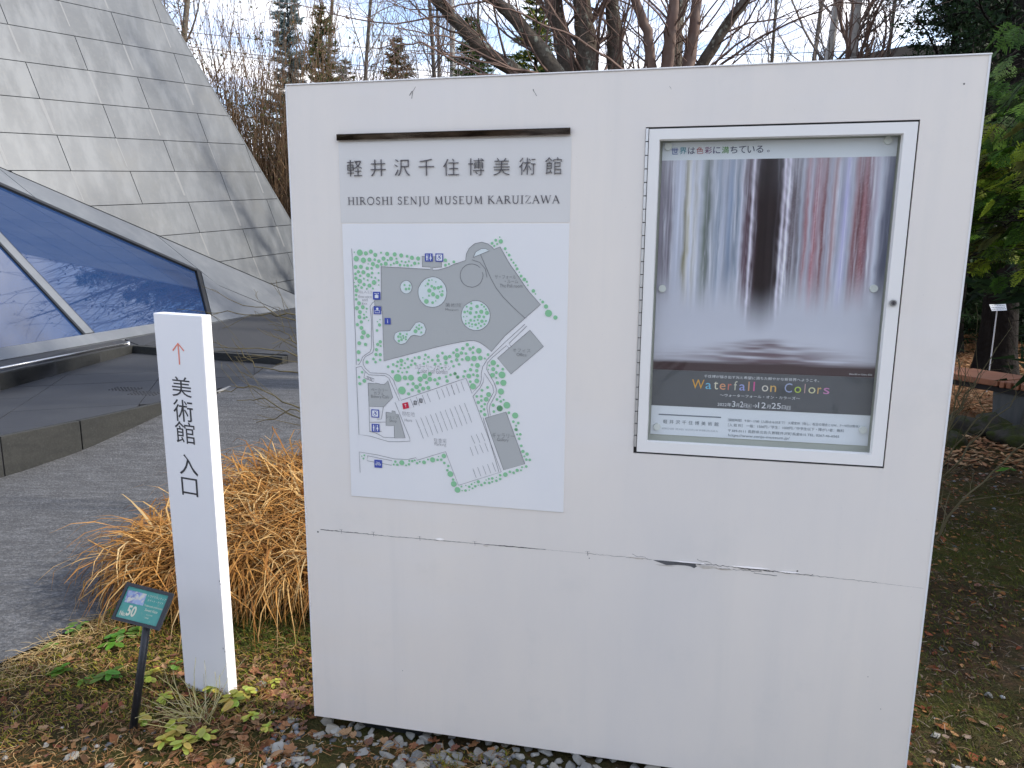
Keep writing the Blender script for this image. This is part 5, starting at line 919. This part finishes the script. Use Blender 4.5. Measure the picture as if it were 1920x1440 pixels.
# thicket of tall upright stems
def thicket(label,px_,Yd,n,H,R,seed,twl=1):
    rnd=random.Random(seed); b=at(px_,480,Yd); t=thing('twiggy_shrub',label,'shrub',loc=(b.x,Yd,0)); sg=[];
    for i in range(n):
        a=rnd.uniform(0,6.3); l=rnd.uniform(0,1)**.7; d=Vector((math.cos(a)*l*.42,math.sin(a)*l*.35,1)).normalized(); p=Vector((b.x+math.cos(a)*l*R*.5,Yd+math.sin(a)*l*R*.4,0))
        grow(sg,p,d,H*rnd.uniform(.5,1.05),rnd.uniform(.012,.022),twl,rnd,2,.03,.045,H/13,.30,(.25,.6),.25,.0045,.3)
    sg=[q for q in sg if q[4]>16.2]
    tag(tubes('stems',sg,M['thicket'],t,n=3),kind='stuff')
    # sparse clinging leaves
    r=np.random.RandomState(seed); sa=np.array(sg); k=r.choice(len(sa),min(len(sa),5200)); p=sa[k,3:6]+r.normal(0,.04,(len(k),3)); p=p[p[:,1]>16.3]; k=k[:len(p)]; s=.028; 
    v=p[:,None]+r.normal(0,s,(len(k),3,3)); c=np.array([(.16,.10,.05),(.10,.10,.035),(.22,.12,.06),(.07,.09,.03)])[r.randint(0,4,len(k))]
    tag(rawmesh('leaves',v.reshape(-1,3),np.arange(len(k)*3).reshape(-1,3),M['leaf'],t,col=np.repeat(c,3,0)),kind='stuff')
thicket('tall brown thicket of upright stems rising between museum wall and white board',505,17.6,300,7.4,2.0,3)
thicket('lower twiggy brown shrub tight against the slanted museum edge',445,18.8,300,5.8,1.6,5)
thicket('second tall brown thicket partly behind the board corner',575,18.2,110,5.6,1.5,7)
# conifers
def spruce(label,px_,Yd,ztop,w,cols,seed,dens=1.0,z0=0,trunk='darkbark',droop=.15,nl=26,name='spruce_tree',leafs=.05,start=.12,cat='tree',group=None):
    rnd=np.random.RandomState(seed); b=at(px_,480,Yd); base=np.array([b.x,Yd,z0]); t=thing(name,label,cat,loc=Vector(base),group=group); H=ztop-z0
    tubes('trunk',[(*(base+[0,0,H*i/8]),*(base+[0,0,H*(i+1)/8]),w*.05*(1-i/8.5),w*.05*(1-(i+1)/8.5)) for i in range(8)],M[trunk],t,n=6)
    br=[];P=[];D=[]
    for i in range(nl):
        f=start+(1-start)*i/nl; z=z0+H*f; rad=w*(1-f)**.8*.5+.04
        for j in range(rnd.randint(5,8)):
            a=rnd.uniform(0,2*PI); l=rad*rnd.uniform(.65,1.2); e=np.array([math.cos(a)*l,math.sin(a)*l,l*(.25-droop*2*(1-f))+rnd.normal(0,.03)]); s=base*[1,1,0]+[0,0,z]; br.append((*s,*(s+e),.012,.004))
            m=int(62*l/.6*dens)+8; u=rnd.uniform(.15,1.05,m); side=rnd.normal(0,1,(m,1))*np.array([[-math.sin(a),math.cos(a),0]])*l*.17*(1.1-u[:,None]*.6); pp_=s+e*u[:,None]+side+rnd.normal(0,.018,(m,3))-np.array([[0,0,1]])*np.abs(side).sum(1,keepdims=True)*.25; P.append(pp_); D.append(np.tile([math.cos(a),math.sin(a),.2],(m,1))+rnd.normal(0,.55,(m,3)))
    tubes('branches',br,M['darkbark'],t,n=3)
    P=np.concatenate(P); D=np.concatenate(D); D/=np.linalg.norm(D,axis=1,keepdims=True); n=len(P); leafs=leafs*.72; sd=np.cross(D,rnd.normal(0,1,(n,3))); sd/=np.linalg.norm(sd,axis=1,keepdims=True); L_=rnd.uniform(.6,1.4,(n,1))*leafs
    v=np.stack([P-sd*L_*.22,P+sd*L_*.22,P+D*L_*1.6],1); c=np.array(cols)[rnd.randint(0,len(cols),n)]*rnd.uniform(.6,1.3,(n,1))
    rawmesh('foliage',v.reshape(-1,3),np.arange(n*3).reshape(-1,3),M['leaf'],t,col=np.clip(np.repeat(c,3,0),0,1)); return t
BL=[(.10,.15,.15),(.16,.22,.23),(.05,.08,.07),(.32,.38,.40)]; GN=[(.05,.09,.025),(.08,.12,.035),(.03,.055,.02)]; RD=[(.18,.10,.055),(.10,.11,.04),(.24,.13,.07),(.06,.08,.03)]; DK=[(.016,.035,.014),(.025,.05,.02),(.012,.022,.01)]
spruce('blue-grey spruce with a narrow frosted spire behind the tall thicket',560,20.5,9.2,2.5,BL+[(.36,.42,.43)],1,1.7,leafs=.10,nl=48)
spruce('greenish-brown conifer right of the blue-grey spruce',618,21,8.3,3.4,RD+GN,2,1.5,leafs=.095,nl=44)
spruce('low reddish conifer showing its top just over the board left of the pole',752,20,7.2,3.6,RD,3,1.5,leafs=.095,nl=44)
spruce('bushy green spruce whose top shows right of the utility pole',885,18,7.1,3.8,GN+[(.12,.15,.05)],4,1.6,leafs=.09,nl=44)
spruce('green conifer with yellowish sprays behind the left limbs of the big tree',1000,17,7.3,3.8,GN+[(.35,.33,.04)],5,1.5,leafs=.09,nl=44)
spruce('small conifer in the gap far behind the left spruces',660,26,8.2,3.2,RD+GN,6,1.3,leafs=.10,nl=40)
for px_,Yd,zt_,w,sd,lb in ((1745,11.5,6.0,3.6,11,'dark spreading conifer left of the great trunk at upper right'),(1800,14,7.6,4.0,12,'tall dark conifer close behind the board top right corner'),(1870,17,9,5,13,'dark evergreen behind the great trunk at the right edge'),(1960,12,7.5,5,14,'dark evergreen mostly beyond the right edge of view'),(2080,18,9,5.5,15,'dark evergreen farther right, filling the shade'),(1790,22,9,6,16,'dark evergreen far back in the shade right of the board')):
    spruce(lb,px_,Yd,zt_,w,DK,sd,1.5,name='dark_conifer',droop=.12,nl=34,leafs=.085,start=.06)
# great dark trunks on the right
def big_trunk(label,px_,Yd,H,r,seed,lean=0):
    rnd=random.Random(seed); b=at(px_,480,Yd); t=thing('forest_tree',label,'tree',loc=(b.x,Yd,zgs(b.x,Yd)-.1)); sg=[]; n=16; p=Vector((b.x,Yd,zgs(b.x,Yd)-.1))
    for i in range(n):
        q=p+Vector((lean/n+rnd.gauss(0,.012),rnd.gauss(0,.012),H/n)); f=1+.5*math.exp(-i*1.0); g_=1+.5*math.exp(-(i+1)*1.0); sg.append((*p,*q,r*f*(1-.4*i/n),r*g_*(1-.4*(i+1)/n))); p=q
    tubes('trunk',sg,M['darkbark'],t,n=14)
    tw=[]
    for i in range(34): s=sg[rnd.randint(4,15)]; grow(tw,Vector(s[0:3]),Vector((rnd.gauss(0,1),rnd.gauss(0,1),.2)).normalized(),rnd.uniform(1,2.6),.03,1,rnd,2,.0,.1,None,.5,(.4,1.0),.3,.004)
    tubes('branches',tw,M['darkbark'],t,n=3)
    r_=np.random.RandomState(seed); sa=np.array(tw); k=r_.choice(len(sa),16000); pz=sa[k,3:6]+r_.normal(0,.09,(len(k),3)); v=pz[:,None]+r_.normal(0,.022,(len(k),3,3)); c=np.array(DK)[r_.randint(0,3,len(k))]
    rawmesh('foliage',v.reshape(-1,3),np.arange(len(k)*3).reshape(-1,3),M['leaf'],t,col=np.repeat(c,3,0))
big_trunk('great dark rough-barked trunk at the upper right beyond the board',1893,9.2,6.6,.20,1,-.25)
big_trunk('dark forest trunk standing in the mulch directly behind the small white tag',1850,14.0,7.8,.42,2)
big_trunk('slimmer dark trunk close to the board edge in the shaded wood',1795,11,6.6,.17,3,.2)
big_trunk('dark trunk at the far right of the shaded wood',1935,13,7.5,.25,4)
# evergreen branch with bright fronds in the right foreground
def fronds(label,cen,seed,n,spread,cols,Yd):
    rnd=np.random.RandomState(seed); t=thing('cypress_bough',label,'evergreen branch',loc=cen); V=[];Fa=[];Cc=[]; br=[]; k=0; ce=np.array(cen)
    root=ce+np.array([1.0,.5,.4])
    for i in range(n):
        p=ce+rnd.normal(0,1,3)*spread; a=rnd.normal(PI,.6); el=rnd.normal(-.35,.3); d=np.array([math.cos(a)*math.cos(el),math.sin(a)*math.cos(el)*.6-.25,math.sin(el)]); d/=np.linalg.norm(d)
        up_=np.array([0,0,1.]); s=np.cross(d,up_); s/=np.linalg.norm(s); s=s+rnd.normal(0,.6,3); s/=np.linalg.norm(s); L_=rnd.uniform(.07,.17); br.append((*(p-d*.25),*p,.004,.002)); br.append((*p,*(p+d*L_*.8),.002,.001)); cc_=np.array(cols[rnd.randint(0,len(cols))])*rnd.uniform(.7,1.25); nrm=np.cross(d,s)
        for j in range(11):
            f=(j+1)/11; q=p+d*L_*f*.95-up_*.03*f*f; ll=L_*rnd.uniform(.3,.62)*math.sin(min(1,.25+f*.85)*PI*.93)+.008
            for sg_ in (-1,1):
                dd=s*sg_*.86+d*.62; dd/=np.linalg.norm(dd); 
                for m_ in range(3):       # leaflets along the side spray
                    o_=q+dd*ll*(m_/3.0); e_=dd if m_==2 else dd*.8+d*(.5 if m_ else .3)*(1 if rnd.rand()>.4 else -1); e_=e_/np.linalg.norm(e_); l2=ll*.42+.006; wv=np.cross(nrm,e_); wv/=np.linalg.norm(wv)+1e-9; w_=rnd.uniform(.003,.0065)
                    V+= [o_-wv*w_,o_+wv*w_,o_+e_*l2+wv*w_*.5,o_+e_*l2-wv*w_*.5]; Fa.append((k,k+1,k+2,k+3)); k+=4; c1=cc_*(1.25 if m_==2 else .9); Cc+=[c1]*4
    tag(tubes('branchlets',br,M['darkbark'],t,n=3),kind='stuff'); rawmesh('fronds',np.array(V),np.array(Fa),M['leaf'],t,col=np.clip(np.array(Cc),0,1))
FG=[(.10,.21,.022),(.17,.30,.03),(.05,.11,.015),(.30,.38,.04),(.12,.12,.03),(.035,.07,.012)]
def boughs(lb,px_,py__,Yd,seed,n,spx,spz,cols=FG):
    c=at(px_,py__,Yd); fronds(lb,c,seed,n,np.array([spx,.25,spz]),cols,Yd)
boughs('bright yellow-green cypress bough hanging at the right edge, level with the case top',1893,310,4.3,1,150,.13,.20)
boughs('lower green cypress bough at the right edge above the white plant tag',1905,405,4.5,2,190,.16,.17)
boughs('darker cypress bough drooping lowest at the right edge',1975,480,4.8,3,110,.18,.12,[(.05,.10,.02),(.07,.13,.025),(.04,.08,.02)])
boughs('dark green cypress bough in the upper right corner',1925,200,4.6,4,130,.12,.35,[(.05,.11,.02),(.07,.14,.025)])
# bench of red-brown boards on a concrete block
bn_=thing('plank_bench','long red-brown plank bench on a concrete block among mossy rocks','bench',loc=(4.6,6.6,0))
zt0=.43; fa=onz(1760,697,zt0); fb=onz(1990,733,zt0); bd=(fb-fa); bd.z=0; Lb=bd.length; bd.normalize(); bp=Vector((-bd.y,bd.x,0)); 
cuts=[-2.2,-.9,-.02]
jx=[(onz(p,715,zt0)-fa).dot(bd) for p in (1800,1868,1899,1932,1966)]
cuts=[jx[0]-2.2,jx[0]-1.2,jx[0]-.45,jx[1],jx[2],jx[3],jx[4],jx[4]+.2,jx[4]+.4]
for i in range(len(cuts)-1):
    a,b_=cuts[i]+.009,cuts[i+1]-.009; q=[fa+bd*a,fa+bd*b_,fa+bd*b_+bp*.52,fa+bd*a+bp*.52]; dz=[0,-.004,.003,-.002,.002,.0,.003,0][i]
    rel(MB().prism([(p.x,p.y,zt0+dz) for p in q],(0,0,-.055)).build('plank',M['redwood'],bn_,bevel=.006))
q=[fa+bd*(cuts[0]+.05)+bp*.06,fa+bd*(cuts[-1]-.05)+bp*.06,fa+bd*(cuts[-1]-.05)+bp*.44,fa+bd*(cuts[0]+.05)+bp*.44]; rel(MB().prism([(p.x,p.y,zt0-.06) for p in q],(0,0,-.05)).build('bearer',M['dark'],bn_))
bc=onz(1882,800,.02); 
for off_ in (0,1.7,-1.9):
    c_=Vector((bc.x,bc.y,0))+bd*off_+bp*.16; mb_=MB(); vs=[]
    for z_,w_ in ((-.05,.115),(zt0-.11,.15)):
        for sx2,sy2 in ((-1,-1),(1,-1),(1,1),(-1,1)): p=c_+bd*sx2*w_+bp*sy2*.14; vs.append((p.x,p.y,z_))
    mb_.add(vs,[(3,2,1,0),(4,5,6,7)]+[(i,(i+1)%4,(i+1)%4+4,i+4) for i in range(4)]); rel(mb_.build('support_block',M['concrete'],bn_,bevel=.012))
# mossy rocks edging the bed
def rock(px_,py__,s,label,seed):
    p=onz(px_,py__,.0); r=random.Random(seed); bm=bmesh.new(); bmesh.ops.create_icosphere(bm,subdivisions=3,radius=1)
    ph=[r.uniform(0,9) for _ in range(6)]
    for v in bm.verts:
        c=v.co; k=1+.2*math.sin(c.x*2.7+ph[0])+.17*math.sin(c.y*3.4+ph[1])+.14*math.sin(c.z*4.6+ph[2])+.10*math.sin(c.x*8+ph[3])*math.sin(c.y*7+ph[4])+r.uniform(-.035,.035); v.co=Vector((c.x*s[0],c.y*s[1],max(-.3,c.z)*s[2]))*k
    me=bpy.data.meshes.new('rock'); bm.to_mesh(me); bm.free(); me.polygons.foreach_set('use_smooth',[True]*len(me.polygons)); me.materials.append(M['rock']); o=bpy.data.objects.new('rock',me); COL.objects.link(o); o.location=(p.x,p.y,s[2]*.25); o.rotation_euler=(0,0,r.uniform(0,6)); tag(o,label,'rock')
rock(1850,815,(.22,.17,.13),'mossy rock directly in front of the bench block',1); rock(1905,835,(.2,.16,.12),'mossy rock at the right edge below the bench',2); rock(1800,812,(.16,.14,.11),'dark mossy rock left of the bench block near the board',3); rock(1785,840,(.13,.12,.08),'low flat rock touching the board edge in view, below the bench',4)
# white wire tag in the mulch
tp=at(1870,577,7.9); zz=zgs(tp.x,7.9); tg=thing('plant_tag','small white tag with dark scribbled lettering on a thin white stake','plant tag',loc=(tp.x,7.9,zz))
top=at(1870,583,7.9); rel(MB().cyl((tp.x,7.9,zz-.05),(tp.x,7.9,top.z),.0065,n=6).build('stake',M['printwhite'],tg))
a_,b_,c_,d_=at(1855,571,7.9),at(1886,570,7.9),at(1888,582,7.85),at(1860,583,7.85); rel(MB().prism([a_,b_,c_,d_],(0,.004,0)).build('tag_plate',M['printwhite'],tg))
sc2=MB()
for i in range(3):
    for j in range(9):
        u0=.06+.1*j+.02*i; v0=.2+.27*i; p=a_.lerp(b_,u0).lerp(d_.lerp(c_,u0),v0)+Vector((0,-.003,0)); w_=.006; sc2.add([p+Vector((-w_,0,-.004)),p+Vector((w_,0,-.002)),p+Vector((w_*.8,0,.003)),p+Vector((-w_,0,.002))],[(0,1,2,3)])
rel(sc2.build('lettering',M['dark'],tg))
# bare twigs reaching out left of the board and right of it
def twigs(name,label,lines,r0,seed,m_='olive',kids=.5,klen=(.1,.35)):
    rnd=random.Random(seed); b=at(*lines[0][0]); t=thing(name,label,'shrub',loc=(b.x,b.y,zgs(b.x,b.y))); sg=[]
    for pts in lines:
        for q,d_,rr in polytube(sg,[at(*p) for p in pts],r0,r0*.3,rnd,5,.008):
            if rnd.random()<kids: grow(sg,q,perp_rot(d_,rnd.uniform(.3,.8),rnd),rnd.uniform(*klen),max(.0018,rr*.5),1,rnd,1,.0,.10,None,.5,(.3,.8),.4,.0012)
    tubes('stems',sg,M[m_],t,n=4)
twigs('bare_shrub','bare olive-twigged shrub poking out left from behind the white board',[
[(700,1010,3.9),(640,860,3.9),(560,640,4.0),(515,615,4.0)],[(700,1010,3.9),(620,800,3.9),(530,752,3.9),(470,720,3.9),(412,738,3.9)],[(700,1010,3.9),(610,820,3.9),(500,745,3.95),(445,752,3.95)],[(700,1010,3.9),(610,700,4.0),(555,590,4.0),(470,590,4.0),(400,585,4.0)],[(700,1010,3.9),(620,720,3.9),(540,655,3.9),(400,655,3.9)],[(700,1010,3.9),(640,780,3.9),(560,700,3.9),(480,690,3.95),(430,632,3.95)],[(700,1010,3.9),(630,820,3.8),(560,770,3.8),(480,790,3.8)],[(700,1010,3.9),(620,640,4.0),(548,598,4.0),(430,560,4.0)]],.006,3,kids=.35)
twigs('bare_shrub','bare dark-stemmed shrub between the board and the bench at right',[
[(1690,1000,4.2),(1770,870,4.2),(1830,790,4.2),(1848,735,4.2)],[(1690,1000,4.2),(1760,850,4.1),(1810,740,4.1),(1870,650,4.1)],[(1690,1000,4.2),(1770,830,4.2),(1795,760,4.2),(1812,690,4.2)],[(1690,1000,4.2),(1750,880,4.1),(1790,770,4.1),(1800,700,4.1),(1788,640,4.1)],[(1690,1000,4.2),(1800,860,4.0),(1905,735,4.0)],[(1700,1100,3.6),(1800,940,3.6),(1900,850,3.6),(1960,800,3.6)],[(1690,1000,4.2),(1745,880,4.2),(1780,790,4.2),(1830,715,4.2)]],.008,5,kids=.5)
# utility pole and wires
up_=thing('utility_pole','pale concrete utility pole beyond the board carrying thin wires','utility pole',loc=(at(851,480,19).x,19,0)); ux=at(851,480,19).x
rel(MB().cyl((ux,19,0),(ux,19,11),.085,.06,n=12).build('pole',M['palestone'],up_,smooth=True)); rel(MB().box(ux-.6,ux+.6,18.95,19.05,9.5,9.6).build('crossarm',M['steel'],up_))
wp=thing('overhead_wires','thin dark overhead wires crossing the sky between museum and trees','wires',loc=(at(350,85,24).x,24,5))
for z_off in ((84,150),(88,165),(62,95)):
    sg=[]; a_,b_=at(150,z_off[0]-28,26),at(1600,z_off[1],22)
    prev=None
    for i in range(25):
        t=i/24; p=a_.lerp(b_,t)-Vector((0,0,1.1*4*t*(1-t)*.5))
        if prev is not None: sg.append((*prev,*p,.012,.012))
        prev=p
    tubes('wire',sg,M['dark'],wp,n=3)
# low dark building with a sloping roof at right
hs=thing('low_building','low dark building with a sloping grey-brown roof among the trees at right','building',loc=(at(1620,480,16).x,17,0))
ra,rb,rc=at(1500,122,16),at(1708,84,16),at(2100,96,16); ra.z-=.02
mb_=MB(); mb_.prism([ra,rb,rc,rc+Vector((0,0,-.25)),rb+Vector((0,0,-.30)),ra+Vector((0,0,-.14))],(0,5,.4)); rel(mb_.build('roof',M['roofgrey'],hs)); 
mb_=MB(); q=[ra+Vector((.5,.3,-.2)),rb+Vector((0,.3,-.28)),rc+Vector((-.3,.3,-.2)),Vector((rc.x-.3,rc.y+.3,0)),Vector((ra.x+.5,ra.y+.3,0))]; mb_.prism(q,(0,4,0)); rel(mb_.build('wall',M['wallbrown'],hs))
# wooded hill far behind
hx=np.linspace(-90,90,130); hy=np.linspace(34,95,26); HX,HY=np.meshgrid(hx,hy,indexing='ij'); HZ=-1+np.clip((HY-34)/26,0,1)**.7*(7.6+2.0*vnoise(HX,HY,.09,3)+1.2*vnoise(HX,HY,.4,8)+.9*vnoise(HX,HY,1.3,2))
ii=(np.arange(129)[:,None]*26+np.arange(25)[None]).ravel(); hill=rawmesh('hills',np.stack([HX.ravel(),HY.ravel(),HZ.ravel()],1),np.stack([ii,ii+26,ii+27,ii+1],1),M['hill'],smooth=False); tag(hill,kind='structure')
r_=np.random.RandomState(4); n=26000; x=r_.uniform(-40,45,n); y=r_.uniform(30,58,n); z=np.interp(y,[30,34,60],[0,0,6.6])+np.abs(r_.normal(0,1,n))*.9; p=np.stack([x,y,z],1); v=p[:,None]+r_.normal(0,.16,(n,3,3)); c=np.array([(.06,.07,.03),(.12,.08,.05),(.04,.05,.025),(.15,.11,.08)])[r_.randint(0,4,n)]
tag(rawmesh('far_wood',v.reshape(-1,3),np.arange(n*3).reshape(-1,3),M['leaf'],None,col=np.repeat(c,3,0)),kind='stuff')
cp_=MB(); cp_.add([(-30,.9,.012),(30,.9,.012),(30,-14,.012),(-30,-14,.012)],[(0,1,2,3)]); tag(cp_.build('car_park',mat('car_park_paving',(.30,.295,.285),.9,noise=[(3,.4,.6,(.22,.22,.215),.7)])),kind='structure')
# the car park side behind the camera, which the glass and mirror strip look back at
for lb,px2,Yd,H,r0,sd in (('bare tree on the car park side behind the viewpoint, left',-6,-9,9,.16,51),('bare tree on the car park side behind the viewpoint, middle',-1,-12,10,.18,52),('bare tree on the car park side behind the viewpoint, right',3,-10,9,.15,53)):
    rnd=random.Random(sd); base=Vector((px2,Yd,0)); t=thing('bare_tree',lb,'tree',loc=base); tr=[(*base,*(base+Vector((0,0,H*.5))),r0,r0*.6),(*(base+Vector((0,0,H*.5))),*(base+Vector((.2,0,H))),r0*.6,.02)]; tw=[]
    for i in range(40): z_=rnd.uniform(1.6,H*.95); grow(tw,base+Vector((0,0,z_)),perp_rot(Vector((0,0,1)),rnd.uniform(.5,1.1),rnd),H*.3*rnd.uniform(.5,1.1),.03,2,rnd,2,.05,.13,None,.5,(.4,1.0),.3,.006)
    tubes('trunk',tr,M['bark'],t,n=8); tubes('branches',tw,M['twig'],t,n=3)
hd_=np.random.RandomState(9); n=30000; x=hd_.uniform(-18,9,n); y=hd_.normal(-15,1.2,n); z=hd_.uniform(0,1,n)**.9*(5.4+.7*np.sin(x*1.3)+.5*np.sin(x*3.1)); p=np.stack([x,y,z],1); v=p[:,None]+hd_.normal(0,.18,(n,3,3)); c=np.array([(.05,.06,.02),(.12,.07,.035),(.03,.04,.015),(.16,.10,.05)])[hd_.randint(0,4,n)]
tag(rawmesh('hedge',v.reshape(-1,3),np.arange(n*3).reshape(-1,3),M['leaf'],None,col=np.repeat(c,3,0)),'long brown-green hedge on the car park side behind the viewpoint','hedge')
# evergreens added out of view on the right to shade the bed and wood
for lb,x_,y_,H,w,sd in (('added dark evergreen out of view at right, shading the mossy bed',5.1,3.6,4.6,4.4,61),('added dark evergreen out of view beyond the bench, for shade',6.7,5.9,5.4,4.4,62)):
    rp_=at(960,480,y_); px2=960+(x_/y_)*F*math.cos(PITCH)*1.0
    spruce(lb,px2,y_,H,w,DK,sd,.9,name='dark_conifer',droop=.05,nl=22,leafs=.11,start=.1)
print('objects',len(bpy.data.objects),'tris',sum(len(o.data.loop_triangles) or sum(len(p.vertices)-2 for p in []) for o in bpy.data.objects if o.type=='MESH'))
